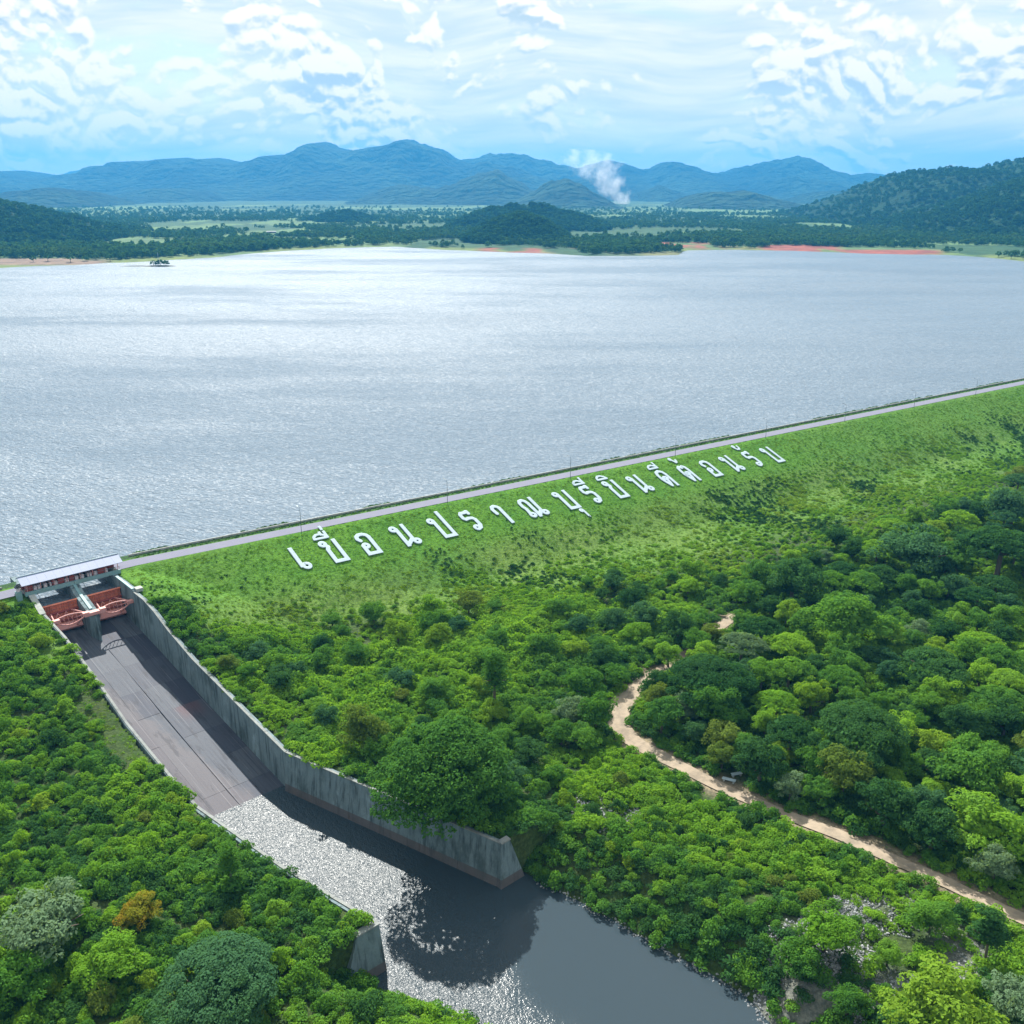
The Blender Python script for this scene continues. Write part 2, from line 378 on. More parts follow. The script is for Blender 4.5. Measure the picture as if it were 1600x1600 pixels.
# ------------------------------------------------------------------ water
def watermat(name, base, rough, waves, patch=None, spec_ior=1.33, spec=.5, glint=(1, 1, 0, .4, .6)):
    m, t, out = newmat(name); pos = t.a('ShaderNodeNewGeometry').outputs['Position']
    h = None
    for (sc_, stretch, rot, det, amp) in waves:
        nz = t.noise(t.mapping(t.mapping(pos, rot=(0, 0, R(rot))), (1, stretch, 1)), sc_, det, .55)
        nz = t.math('MULTIPLY', nz, amp); h = nz if h is None else t.math('ADD', h, nz)
    if patch is not None:
        pf = patch(t, pos); h = t.math('MULTIPLY', h, pf)
    bn = t.a('ShaderNodeBump', {'Height': h, 'Distance': 1.0, 'Strength': 1.0})
    # glints: only some of the ripple faces are glassy, in short crests across the wind
    gs_, gst, grot, lo, hi = glint
    gn = t.noise(t.mapping(t.mapping(pos, rot=(0, 0, R(grot))), (1, gst, 1)), gs_, 2, .6)
    spn = t.math('MULTIPLY_ADD', t.step(gn, lo, hi), spec, spec*.10); rr = rough
    if name == 'lake_water':
        ln_ = t.step(t.noise(t.mapping(pos, (.0035, .011, 1), rot=(0, 0, .3)), 1.0, 4, .6), .36, .62); spn = t.math('MULTIPLY', spn, t.math('MULTIPLY_ADD', ln_, .75, .30)); rr = t.math('MULTIPLY_ADD', ln_, .12, .36)
    if name == 'pool_water': spn = t.math('MULTIPLY_ADD', t.math('MULTIPLY', t.step(gn, lo, hi), pf), spec, .16); rr = t.math('MULTIPLY_ADD', pf, rough-.06, .06)
    b = t.a('ShaderNodeBsdfPrincipled', {'Base Color': base, 'Roughness': rr, 'IOR': spec_ior, 'Specular IOR Level': spn, 'Normal': bn.outputs[0]})
    t.l.new(b.outputs[0], out.inputs[0]); return m
def lake_patch(t, pos):
    # calmer slicks far out on the lake
    n = t.noise(t.mapping(pos, (.0016, .0042, 1)), 1.0, 3, .5)
    far = t.step(t.a('ShaderNodeSeparateXYZ', {0: pos}).outputs[1], 480, 800)
    return t.math('SUBTRACT', 1.0, t.math('MULTIPLY', t.math('MULTIPLY', t.step(n, .36, .60), far), .35))
lakem = watermat('lake_water', (.130, .172, .218), .40, [(.42, 2.4, 28, 3, 1.15), (1.3, 1.7, 20, 2, .30), (.09, 2.0, 35, 2, 1.3)], lake_patch, 1.40, .50, (.70, 2.4, 28, .53, .64))
# lake outline: follows the dam, runs in between the gate piers, and ends far beyond the shore
LV = []; 
def lv(p): LV.append((p[0], p[1], LAKE)); return len(LV)-1
A_ = [lv(S(-900, -11)), lv(S(-23.4, -11)), lv(S(-23.4, 6.4)), lv(S(-3.5, 6.4)), lv(S(-3.5, -10)), lv(D(1300, -13)), lv((9000, 3800)), lv((-9000, 3800)), lv((-9000, -300))]
lk = link('lake_water', mesh_from('lake_water', LV, [tuple(A_)]), lakem); lk['kind'] = 'structure'
def pool_patch(t, pos):
    # a ripple-free, sheltered reach by the right bank and breezy water under the left one
    n = t.noise(t.mapping(pos, (.05, .05, 1), loc=(3, 1, 0)), 1.0, 3, .55)
    sx = t.a('ShaderNodeSeparateXYZ', {0: pos}); d = t.math('ADD', t.math('MULTIPLY', sx.outputs[0], .9), t.math('MULTIPLY', sx.outputs[1], .42))
    f = t.math('ADD', d, t.math('MULTIPLY', n, 26.0))
    calm = t.step(f, 54.0, 68.0)
    return t.math('SUBTRACT', 1.0, t.math('MULTIPLY', calm, .93))
poolm = watermat('pool_water', (.034, .050, .062), .30, [(3.2, 1.2, 30, 2, .10), (1.2, 1.3, 60, 2, .12), (.4, 1.5, 50, 2, .16)], pool_patch, 1.36, .40, (4.6, 1.2, 30, .46, .70))
PV = [S(-30, 88, POOL), S(2, 88, POOL), S(14, 139, POOL), D(58, 150, POOL), D(70, 240, POOL), D(90, 420, POOL), D(-40, 420, POOL), D(-40, 240, POOL), S(-26, 141, POOL)]
pw = link('pool_water', mesh_from('pool_water', PV, [tuple(range(len(PV)))[::-1]]), poolm); pw['kind'] = 'structure'
for o_ in (lk, pw):
    bm = bmesh.new(); bm.from_mesh(o_.data); bmesh.ops.recalc_face_normals(bm, faces=bm.faces)
    if bm.faces[:][0].normal.z < 0: bmesh.ops.reverse_faces(bm, faces=bm.faces)
    bm.to_mesh(o_.data); bm.free()

# ------------------------------------------------------------------ roads on the crest
def strip(name, pts, widths, z_off, mat, zf=None, cross=2):
    P = np.array(pts, float); n = len(P); T = np.gradient(P, axis=0); T /= np.linalg.norm(T, axis=1)[:, None]; Nn = np.c_[-T[:, 1], T[:, 0]]
    V = []
    for i in range(n):
        for k in range(cross+1):
            w_ = (k/cross-.5)*(widths[i] if hasattr(widths, '__len__') else widths); q = P[i]+Nn[i]*w_
            V.append((q[0], q[1], (zf(q[0], q[1]) if zf else 0)+z_off))
    F = [(i*(cross+1)+k, (i+1)*(cross+1)+k, (i+1)*(cross+1)+k+1, i*(cross+1)+k+1) for i in range(n-1) for k in range(cross)]
    F = [f[::-1] for f in F]
    o = link(name, mesh_from(name, V, F, True), mat); o['kind'] = 'structure'; return o
crest = [S(a_, -2.4)[:2] for a_ in (-600, -300, -150, -80, -50, -26)]+[S(-13, -2.3)[:2]]+[D(s_, -2.9)[:2] for s_ in (3, 12, 30, 60, 120, 200, 300, 420, 600, 900)]
strip('crest_road', crest, 5.1, .03, M['asphalt'])
def parapet(fr, s0, n, ln, t0, t1, label):
    a, b_ = fr(s0, t0), fr(s0+ln-.05, t0); root = thing('parapet', (a[0], a[1], -.3), label, 'parapet')
    mb = MB(); mb.box(lambda p, q, z: tuple(np.subtract(fr(p, q, z), (a[0], a[1], -.3))), s0, s0+ln-.05, t0, t1, -.3, .55); me_ = mesh_from('parapet_segment', mb.V, mb.F); me_.materials.append(M['conc_light'])
    st_ = np.subtract(fr(s0+ln, t0), fr(s0, t0))
    for i in range(n): link('parapet_segment', me_, None, root, (st_[0]*i, st_[1]*i, 0))
parapet(D, 3, 60, 12, -8.5, -8.2, 'low pale concrete parapet running along the lake side of the crest road')
parapet(S, -148, 10, 12, -6.6, -6.3, 'low concrete parapet on the lake side of the road left of the gates')

# dirt road
rw = np.interp(np.arange(len(ROADC)), [0, 30, 46, 54, 60, 66, 72, 80, 120], [2.9, 2.9, 3.1, 3.8, 5.0, 5.6, 4.4, 3.2, 2.8])
M['soil2'] = M['soil']
def zr_(x, y):
    return float(ground(np.array([x]), np.array([y]))[0])
P_ = ROADC; strip('dirt_track', P_, rw, .08, M['soil'], zr_, 4)

# ------------------------------------------------------------------ spillway
# chute floor, laid in slabs
def slab_tone(i, j):
    warm = (i <= 1 and j >= 3)
    return warm
M['slab'] = None
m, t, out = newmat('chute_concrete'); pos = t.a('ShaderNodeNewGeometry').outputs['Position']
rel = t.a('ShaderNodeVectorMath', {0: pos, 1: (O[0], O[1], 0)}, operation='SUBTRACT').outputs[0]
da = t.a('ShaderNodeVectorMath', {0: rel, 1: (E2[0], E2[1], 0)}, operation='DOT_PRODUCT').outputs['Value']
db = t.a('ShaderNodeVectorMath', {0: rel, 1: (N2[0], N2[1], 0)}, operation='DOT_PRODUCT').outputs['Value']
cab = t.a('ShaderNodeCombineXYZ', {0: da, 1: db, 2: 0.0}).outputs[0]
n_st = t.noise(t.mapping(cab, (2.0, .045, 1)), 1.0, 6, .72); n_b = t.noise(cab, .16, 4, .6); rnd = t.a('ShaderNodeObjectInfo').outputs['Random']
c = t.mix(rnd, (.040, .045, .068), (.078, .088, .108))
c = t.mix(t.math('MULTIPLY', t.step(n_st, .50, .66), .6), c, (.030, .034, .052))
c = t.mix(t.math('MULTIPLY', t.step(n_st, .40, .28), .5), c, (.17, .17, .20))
# pinkish grey tone over the lower left half, with a ragged diagonal edge
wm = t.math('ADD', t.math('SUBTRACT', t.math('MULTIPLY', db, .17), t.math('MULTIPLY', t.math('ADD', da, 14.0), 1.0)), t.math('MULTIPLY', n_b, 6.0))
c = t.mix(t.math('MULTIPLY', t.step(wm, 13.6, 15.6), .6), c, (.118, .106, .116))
# a rusty stain below one joint
rs = t.math('MULTIPLY', t.math('MULTIPLY', t.step(db, 51.5, 52.5), t.step(db, 60, 53)), t.math('MULTIPLY', t.step(da, -11.5, -9.5), t.step(da, -4.2, -6.2)))
c = t.mix(t.math('MULTIPLY', rs, .45), c, (.10, .035, .04))
blk = t.noise(t.mapping(cab, (.5, .10, 1), loc=(4, 2, 0)), 1.0, 6, .7)
c = t.mix(t.math('MULTIPLY', t.step(blk, .52, .64), .55), c, (.028, .030, .040))
crk = t.noise(t.mapping(cab, (5.0, .03, 1)), 1.0, 3, .5)
c = t.mix(t.math('MULTIPLY', t.step(crk, .62, .70), .5), c, (.22, .22, .24))
b = t.a('ShaderNodeBsdfPrincipled', {'Base Color': c, 'Roughness': .75, 'Specular IOR Level': .25})
t.set(b, 'Normal', t.a('ShaderNodeBump', {'Height': t.noise(pos, 1.5, 5, .65), 'Distance': .06, 'Strength': .5}).outputs[0])
t.l.new(b.outputs[0], out.inputs[0]); M['slab'] = m
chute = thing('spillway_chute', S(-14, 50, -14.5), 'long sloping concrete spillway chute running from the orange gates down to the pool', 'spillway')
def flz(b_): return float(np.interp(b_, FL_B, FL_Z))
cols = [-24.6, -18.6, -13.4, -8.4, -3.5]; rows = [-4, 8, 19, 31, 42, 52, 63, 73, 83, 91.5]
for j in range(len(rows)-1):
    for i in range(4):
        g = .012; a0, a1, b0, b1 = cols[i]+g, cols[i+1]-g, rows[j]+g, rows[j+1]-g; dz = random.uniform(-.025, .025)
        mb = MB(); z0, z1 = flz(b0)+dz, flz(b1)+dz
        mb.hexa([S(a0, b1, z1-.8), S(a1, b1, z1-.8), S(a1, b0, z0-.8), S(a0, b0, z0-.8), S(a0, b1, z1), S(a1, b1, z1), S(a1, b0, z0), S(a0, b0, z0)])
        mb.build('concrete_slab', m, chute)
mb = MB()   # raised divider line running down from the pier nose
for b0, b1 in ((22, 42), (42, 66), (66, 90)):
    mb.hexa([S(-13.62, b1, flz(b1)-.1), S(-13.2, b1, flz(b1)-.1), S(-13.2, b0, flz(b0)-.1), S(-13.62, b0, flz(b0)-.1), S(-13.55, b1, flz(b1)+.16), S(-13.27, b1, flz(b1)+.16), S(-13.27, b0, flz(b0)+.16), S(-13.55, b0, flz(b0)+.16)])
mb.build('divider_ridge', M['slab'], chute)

def wall(name, label, stations, side, mat, batter=0.0, panel=9.0, base_fn=None, thick=.95, cop=True, tide=None):
    """stations: list of (a, b, ztop, zbase); side=+1: solid lies towards +a"""
    sta = np.array(stations, float); L = np.r_[0, np.cumsum(np.hypot(np.diff(sta[:, 0]), np.diff(sta[:, 1])))]
    root = thing(name, S(sta[0, 0], sta[0, 1], sta[:, 3].min()), label, 'wall')
    n = max(1, int(round(L[-1]/panel))); us = np.linspace(0, L[-1], n+1)
    def q(u): return [np.interp(u, L, sta[:, k]) for k in range(4)]
    for i in range(n):
        sub = sorted(set([us[i]+.03, us[i+1]-.03]+[l for l in L if us[i]+.3 < l < us[i+1]-.3]))
        for zz, nm, mt in (((0, 1), 'wall_panel', mat),) if tide is None else (((0, tide), 'wall_foot', M['conc_tide']), ((tide, 1), 'wall_panel', mat)):
            mb = MB()
            for u0, u1 in zip(sub[:-1], sub[1:]):
                c = []
                for u in (u0, u1):
                    a_, b_, zt, zb = q(u); za, zc = zb+(zt-zb)*zz[0], zb+(zt-zb)*zz[1]
                    ba, bc = batter*(1-zz[0]), batter*(1-zz[1])
                    c.append([S(a_-side*ba, b_, za), S(a_+side*thick*1.4, b_, za), S(a_-side*bc, b_, zc), S(a_+side*thick, b_, zc)])
                P = [c[1][0], c[1][1], c[0][1], c[0][0], c[1][2], c[1][3], c[0][3], c[0][2]]
                if side < 0: P = [P[1], P[0], P[3], P[2], P[5], P[4], P[7], P[6]]
                mb.hexa(P)
            mb.build(nm, mt, root)
        if cop:
            mb = MB()
            for u0, u1 in zip(sub[:-1], sub[1:]):
                c = []
                for u in (u0, u1):
                    a_, b_, zt, zb = q(u); c.append([S(a_-side*.12, b_, zt+.003), S(a_+side*.42, b_, zt+.003), S(a_-side*.12, b_, zt+.16), S(a_+side*.42, b_, zt+.16)])
                P = [c[1][0], c[1][1], c[0][1], c[0][0], c[1][2], c[1][3], c[0][3], c[0][2]]
                if side < 0: P = [P[1], P[0], P[3], P[2], P[5], P[4], P[7], P[6]]
                mb.hexa(P)
            mb.build('coping', M['coping'], root)
    return root
def fz(b_): return flz(b_)-1.4
wall('chute_wall', 'tall stained concrete wall along the right side of the spillway chute', [(-3.9, b_, float(np.interp(b_, WT_B, WT_Z)), fz(b_)) for b_ in (16.05, 22, 28, 35.7, 48.4, 62.6, 75.6, 90.2)], 1, M['conc'], 0.0, 8.0)
wall('chute_wall', 'low edge wall along the overgrown left side of the spillway chute', [(float(wall_l(b_)), b_, float(np.interp(b_, LT_B, LT_Z)), fz(b_)) for b_ in (9.5, 25, 45, 62, 90, 95)], -1, M['conc'], 0.0, 9.0, thick=.6)
wall('basin_wall', 'streaked concrete basin wall below the big umbrella tree, right of the pool', [(-3.85, 90.3, -10.6, -20.5), (9.7, 139.2, -10.6, -20.5)], 1, M['conc'], 1.0, 8.5, tide=.32)
wall('basin_wall', 'concrete basin wall with a slanting end, left of the pool under shrubs', [(-24.3, 95.2, -10.6, -20.5), (-20.8, 120, -10.6, -20.5), (-16.3, 141, -10.6, -20.5)], -1, M['conc'], .6, 9.0, tide=.32)
# return ends of the basin walls
for nm, lab, P0, P1, zb in (('wing_wall', 'end face of the right basin wall jutting out at the overgrown bank', (9.75, 139.25), (15.5, 139.25), 1), ('wing_wall', 'end face of the left basin wall, narrow and leaning, above dark water', (-22.5, 141.05), (-16.35, 141.05), -1)):
    root = thing(nm, S(P0[0], P0[1], -20.5), lab, 'wall')
    for z0, z1, mt, pn in ((-20.5, -17.3, M['conc_tide'], 'wall_foot'), (-17.3, -10.6, M['conc'], 'wall_panel')):
        f0, f1 = (z0+10.6)/-9.9, (z1+10.6)/-9.9; mb = MB()
        xl = (lambda f: P0[0]-1.0*f) if zb == 1 else (lambda f: P0[0]-1.2*f+2.2*(1-f))
        xr = (lambda f: 11.6+3.2*f) if zb == 1 else (lambda f: P1[0]+.6*f)
        mb.hexa([S(xl(f0), P0[1]+.9*f0+.25, z0), S(xr(f0), P0[1]+.9*f0+.25, z0), S(xr(f0), P0[1]-.2, z0), S(xl(f0), P0[1]-.2, z0), S(xl(f1), P0[1]+.9*f1+.25, z1), S(xr(f1), P0[1]+.9*f1+.25, z1), S(xr(f1), P0[1]-.2, z1), S(xl(f1), P0[1]-.2, z1)])
        mb.build(pn, mt, root)
    mb = MB(); mb.box(S, xl(0)-.1, xr(0)+.1, P0[1]-.8, P0[1]+.4, -10.59, -10.38); mb.build('coping', M['coping'], root)

# head works
hw = thing('pier', S(-13.4, 8, -12), 'grey concrete pier with a sharp sloping nose between the two orange gates', 'pier')
def prof(name, mat, parent, a0, a1, pts, nose=None):
    """solid with a (b, z) outline, from a0 to a1; nose: index set whose width is pinched"""
    n = len(pts); am = (a0+a1)/2
    V = [S(am+(a0-am)*(.12 if nose and i in nose else 1), b_, z_) for i, (b_, z_) in enumerate(pts)]+[S(am+(a1-am)*(.12 if nose and i in nose else 1), b_, z_) for i, (b_, z_) in enumerate(pts)]
    F = [tuple(range(n)), tuple(range(2*n-1, n-1, -1))]+[((i+1) % n, i, n+i, n+(i+1) % n) for i in range(n)]
    mb = MB(); mb.add(V, F); o = mb.build(name, mat, parent)
    bm = bmesh.new(); bm.from_mesh(o.data); bmesh.ops.recalc_face_normals(bm, faces=bm.faces); bmesh.ops.triangulate(bm, faces=[f for f in bm.faces if len(f.verts) > 4]); bm.to_mesh(o.data); bm.free(); return o
prof('pier_body', M['conc'], hw, -14.6, -12.2, [(-12, -12), (-12, -.35), (1.6, -.35), (4.5, -1.6), (14.3, -3.9), (14.3, -12)])
prof('pier_nose', M['conc'], hw, -14.55, -12.25, [(14.33, -12), (14.33, -4.0), (15.3, -4.4), (17.4, -10.8), (18.4, -12)], nose={2, 3, 4})
prof('pier_cap', M['teal_l'], hw, -13.75, -13.05, [(1.7, -.34), (4.5, -1.58), (12.4, -3.43), (12.4, -3.2), (4.5, -1.3), (1.7, -.1)])
ra = thing('abutment', S(-3.4, 5, -12), 'right concrete abutment of the gates with a stepped sloping top', 'abutment')
prof('abutment_body', M['conc'], ra, -3.9, -2.7, [(-14, -12), (-14, -.3), (5, -.3), (8.3, -.2), (15.5, -.15), (16, -.6), (16, -12)])
mb = MB(); mb.box(S, -4.0, -3.35, 4.0, 15.0, -.14, .12); mb.build('coping', M['teal_l'], ra)
mb = MB(); mb.box(S, -3.3, -1.6, 14.6, 16.4, -.59, .25);  mb.build('ledge', M['conc_light'], ra)
la = thing('abutment', S(-23.5, 5, -12), 'left concrete abutment of the gates beside the grassy bank', 'abutment')
prof('abutment_body', M['conc'], la, -24.2, -23.0, [(-14, -12), (-14, -.3), (2, -.3), (9.4, -2.9), (9.4, -12)])
prof('coping', M['conc_light'], la, -24.3, -22.9, [(2, -.28), (9.4, -2.88), (9.4, -2.65), (2, -.05)])

# radial gates
def radial_gate(a0, a1, label):
    root = thing('radial_gate', S((a0+a1)/2, 9, -9.2), label, 'gate', 'orange radial gates of the spillway')
    tb, tz, rad = 14.7, -3.2, 8.6
    th = np.linspace(R(173), R(222), 9)     # from the top edge down to the sill
    def sk(a_, th_, r_): return S(a_, tb+r_*math.cos(th_), tz-r_*math.sin(th_)*-1 if False else tz+r_*math.sin(th_)*1.0)
    mb = MB()
    for i in range(len(th)-1):
        mb.hexa([sk(a0, th[i+1], rad-.12), sk(a1, th[i+1], rad-.12), sk(a1, th[i+1], rad+.05), sk(a0, th[i+1], rad+.05), sk(a0, th[i], rad-.12), sk(a1, th[i], rad-.12), sk(a1, th[i], rad+.05), sk(a0, th[i], rad+.05)])
    o = mb.build('skin_plate', M['orange'], root)
    nr = 15
    for k in range(nr):                     # vertical ribs over the upper, open half
        a_ = a0+.2+(a1-a0-.4)*k/(nr-1); mb = MB()
        for i in range(0, 5):
            mb.hexa([sk(a_-.06, th[i+1], rad-.42), sk(a_+.06, th[i+1], rad-.42), sk(a_+.06, th[i+1], rad-.13), sk(a_-.06, th[i+1], rad-.13), sk(a_-.06, th[i], rad-.42), sk(a_+.06, th[i], rad-.42), sk(a_+.06, th[i], rad-.13), sk(a_-.06, th[i], rad-.13)])
        mb.build('rib', M['orange'], root)
    for k, (ti, mt, w_) in enumerate(((0, 'orange', .22), (2.6, 'red', .30), (5.2, 'red', .30), (7.6, 'pink', .45))):
        t_ = np.interp(ti, range(9), th); c_ = sk(a0, t_, rad-.5); c2 = sk(a1, t_, rad-.5); mb = MB()
        mb.tube([c_, c2], w_, 4); mb.build('girder', M[mt], root)
    mb = MB()                               # lower apron of the gate, faded pink
    for i in (6, 7):
        mb.hexa([sk(a0+.1, th[i+1], rad-1.0), sk(a1-.1, th[i+1], rad-1.0), sk(a1-.1, th[i+1], rad-.8), sk(a0+.1, th[i+1], rad-.8), sk(a0+.1, th[i], rad-1.0), sk(a1-.1, th[i], rad-1.0), sk(a1-.1, th[i], rad-.8), sk(a0+.1, th[i], rad-.8)])
    mb.build('lower_plate', M['pink'], root)
    # arms from the trunnions to the girders, with bracing
    for sgn, a_ in ((1, a0+.35), (-1, a1-.35)):
        tr = S(a_, tb, tz)
        for ti, off in ((2.6, 1.4), (5.2, 1.4), (7.4, 1.2)):
            t_ = np.interp(ti, range(9), th); mb = MB(); mb.tube([tr, sk(a_+sgn*off, t_, rad-.7)], .16, 6); mb.build('arm', M['pink'], root)
    mb = MB()
    for k in range(4):
        a_ = a0+1.2+(a1-a0-2.4)*k/3; am = a_+(a1-a0-2.4)/6
        for (aa, ta), (ac, tc) in (((a_, 2.6), (am, 5.2)), ((am, 5.2), (a_+(a1-a0-2.4)/3, 2.6))):
            if ac < a1-.5: mb.tube([sk(aa, np.interp(ta, range(9), th), rad-1.2), sk(ac, np.interp(tc, range(9), th), rad-1.2)], .10, 5)
    mb.build('bracing', M['pink'], root)
    # bowed tie truss between the two trunnion blocks
    for sg, nm in ((1, 'upper_chord'), (-1, 'lower_chord')):
        pts = []
        for k in range(17):
            u = k/16; bow = math.sin(math.pi*u)**.75; pts.append(S(a0+.3+(a1-a0-.6)*u, tb-.3-.8*bow, tz-.1+(sg*1.3-.8)*bow))
        mb = MB(); mb.tube(pts, .17, 6); mb.build(nm, M['pink'], root)
    for k in range(3, 14, 2):
        u = k/16; bow = math.sin(math.pi*u)**.75; mb = MB()
        a_ = a0+.3+(a1-a0-.6)*u; mb.tube([S(a_, tb-.3-.8*bow, tz-.1+.5*bow), S(a_+.25, tb-.3-.8*bow, tz-.1-2.1*bow)], .07, 5); mb.build('web_bar', M['pink'], root)
    for a_, w_ in ((a0, 1), (a1, -1)):
        mb = MB(); mb.box(S, a_+.02*w_, a_+1.5*w_, tb-.55, tb+.55, tz-.35, tz+.35); mb.build('trunnion_block', M['pink'], root)
    return root
radial_gate(-23.0, -14.65, 'left orange spillway gate with ribbed top and pink bowed truss')
radial_gate(-12.15, -3.95, 'right orange spillway gate with ribbed top and pink bowed truss')
mb = MB(); mb.box(S, -15.9, -10.9, 14.0, 15.4, -3.89, -3.1)
tb_ = mb.build('trunnion_beam', M['pink']); tag(tb_, 'pink steel beam across the pier nose between the two gate trusses', 'beam')

# service bridge and hoist gallery over the gates
br = thing('hoist_gallery', S(-13.1, 0, -.3), 'long low gallery with lilac sheet roof and red and white hoist boxes over the gates', 'gallery')
for a0, a1 in ((-24.9, -13.45), (-13.35, -1.7)):
    mb = MB(); mb.box(S, a0, a1, 1.4, 1.9, -.3, .72); mb.build('edge_beam', M['teal_l'], br)
    mb = MB(); mb.box(S, a0, a1, -5.6, 1.39, -.28, .03); mb.build('deck', M['conc_light'], br)
    mb = MB(); mb.box(S, a0, a1, -6.0, -5.62, -.3, .7); mb.build('back_beam', M['teal'], br)
k = 0; a_ = -24.3
pat = [('r', 1.5), ('w', .9), ('w', .8), ('g', .5), ('w', .9), ('g', .4), ('w', .5), ('r', .4), ('w', .9), ('r', 1.6), ('w', 1.0), ('r', 1.3)]
pat = pat+[('w', .9), ('g', .3), ('w', 1.0), ('g', .6), ('w', .5), ('w', .6), ('r', .4), ('w', .9), ('r', 1.9), ('w', .6)]
for kd, w_ in pat:
    a2 = a_+w_
    if kd != 'g':
        mb = MB(); h = {'r': 2.0, 'w': 1.55}[kd]
        mb.box(S, a_+.06, a2-.06, -.9, 1.15, .04, .04+h); mb.build('wall_panel' if kd == 'r' else 'hoist_box', M['red'] if kd == 'r' else M['boxw'], br)
    else:
        mb = MB(); mb.box(S, a_+.1, a2-.1, -.6, .8, .04, 1.1); mb.build('motor', M['dark'], br)
    a_ = a2+.06
mb = MB(); mb.box(S, -24.6, -1.8, -2.9, -2.7, .04, 2.5); mb.build('back_wall', M['red'], br)
for i in range(8):
    aa = -24.2+i*3.15; mb = MB(); mb.tube([S(aa, 1.3, .7), S(aa, 1.3, 2.5)], .09, 5); mb.build('post', M['pink'], br)
for i in range(12):
    a0 = -25.4+i*2.05; a1 = a0+2.03; mb = MB()
    mb.hexa([S(a0, 1.7, 2.45), S(a1, 1.7, 2.45), S(a1, -1.6, 3.75), S(a0, -1.6, 3.75), S(a0, 1.7, 2.55), S(a1, 1.7, 2.55), S(a1, -1.6, 3.85), S(a0, -1.6, 3.85)]); mb.build('roof_panel', M['roof'], br)
    mb = MB(); mb.hexa([S(a0, -1.65, 3.72), S(a1, -1.65, 3.72), S(a1, -3.6, 2.75), S(a0, -3.6, 2.75), S(a0, -1.65, 3.85), S(a1, -1.65, 3.85), S(a1, -3.6, 2.85), S(a0, -3.6, 2.85)]); mb.build('roof_panel', M['roof'], br)
mb = MB(); mb.tube([S(-25.4, -1.6, 3.9), S(-.8, -1.6, 3.9)], .16, 6); mb.build('ridge_cap', M['white'], br)
mb = MB(); mb.tube([S(-24.8, 1.65, 1.55), S(-1.8, 1.65, 1.55)], .05, 5)
mb.build('handrail', M['galv'], br)
for i in range(13):
    mb = MB(); mb.tube([S(-24.8+i*1.91, 1.65, .72), S(-24.8+i*1.91, 1.65, 1.55)], .04, 5); mb.build('rail_post', M['galv'], br)
for aa in (-22.2, -15.4, -11.4, -4.7):
    mb = MB(); mb.tube([S(aa, 1.25, .2), S(aa, 6.4, -2.2)], .05, 5); mb.build('hoist_cable', M['dark'], br)
# gatepost with lantern at the left end, and the teal panel under it
gp = thing('lantern_post', S(-26.2, 1.0, 0), 'teal gatepost carrying a small dark pyramid lantern left of the gallery', 'lantern')
mb = MB(); mb.box(S, -26.8, -25.6, .2, 1.8, -1.5, 1.2); mb.build('post', M['teal_l'], gp)
mb = MB(); mb.box(S, -26.5, -25.9, .7, 1.3, 1.2, 2.3); mb.build('lamp_box', M['boxw'], gp)
mb = MB(); mb.add([S(-26.9, 1.7, 2.3), S(-25.5, 1.7, 2.3), S(-25.5, .3, 2.3), S(-26.9, .3, 2.3), S(-26.2, 1.0, 3.2)], [(3, 2, 1, 0), (0, 1, 4), (1, 2, 4), (2, 3, 4), (3, 0, 4)]); mb.build('lamp_roof', M['dark'], gp)

# lamp posts along the crest road
def lamp_post(loc, rz, label):
    root = thing('street_lamp', loc, label, 'lamp post', 'lamp posts along the crest road', rz)
    return root
mbp = MB(); mbp.tube([(0, 0, 0), (0, 0, 3.5), (0, 0, 7.2)], .1, 6, [.09, .075, .05]); mep = mesh_from('pole', mbp.V, mbp.F); mep.materials.append(M['galv'])
mbp = MB(); mbp.tube([(0, 0, 7.1), (0, .6, 7.55), (0, 1.5, 7.7)], .05, 5); mea = mesh_from('arm', mbp.V, mbp.F); mea.materials.append(M['galv'])
mbp = MB(); mbp.hexa([(-.16, 1.4, 7.6), (.16, 1.4, 7.6), (.12, 2.2, 7.68), (-.12, 2.2, 7.68), (-.16, 1.4, 7.75), (.16, 1.4, 7.75), (.12, 2.2, 7.78), (-.12, 2.2, 7.78)]); meh = mesh_from('lamp_head', mbp.V, mbp.F); meh.materials.append(M['galv'])
ordn = ['first', 'second', 'third', 'fourth', 'fifth', 'sixth', 'seventh', 'eighth']
posts = [(D(49+49*i, .35, -.14), math.atan2(E1[1], E1[0])) for i in range(8)]
labs = ['thin grey lamp post above the second letter, %s right of the gates' % 'nearest']+['thin grey lamp post on the crest road, %s one right of the gates' % ordn[i] for i in range(1, 8)]
for (p, rz), lb in zip(posts, labs):
    r_ = lamp_post(p, rz, lb)
    for nm, me_ in (('pole', mep), ('arm', mea), ('lamp_head', meh)): link(nm, me_, None, r_)
r_ = lamp_post(S(-31.5, 1.1, 0), math.atan2(E2[1], E2[0]), 'lone thin lamp post beside the road left of the gates')
for nm, me_ in (('pole', mep), ('arm', mea), ('lamp_head', meh)): link(nm, me_, None, r_)

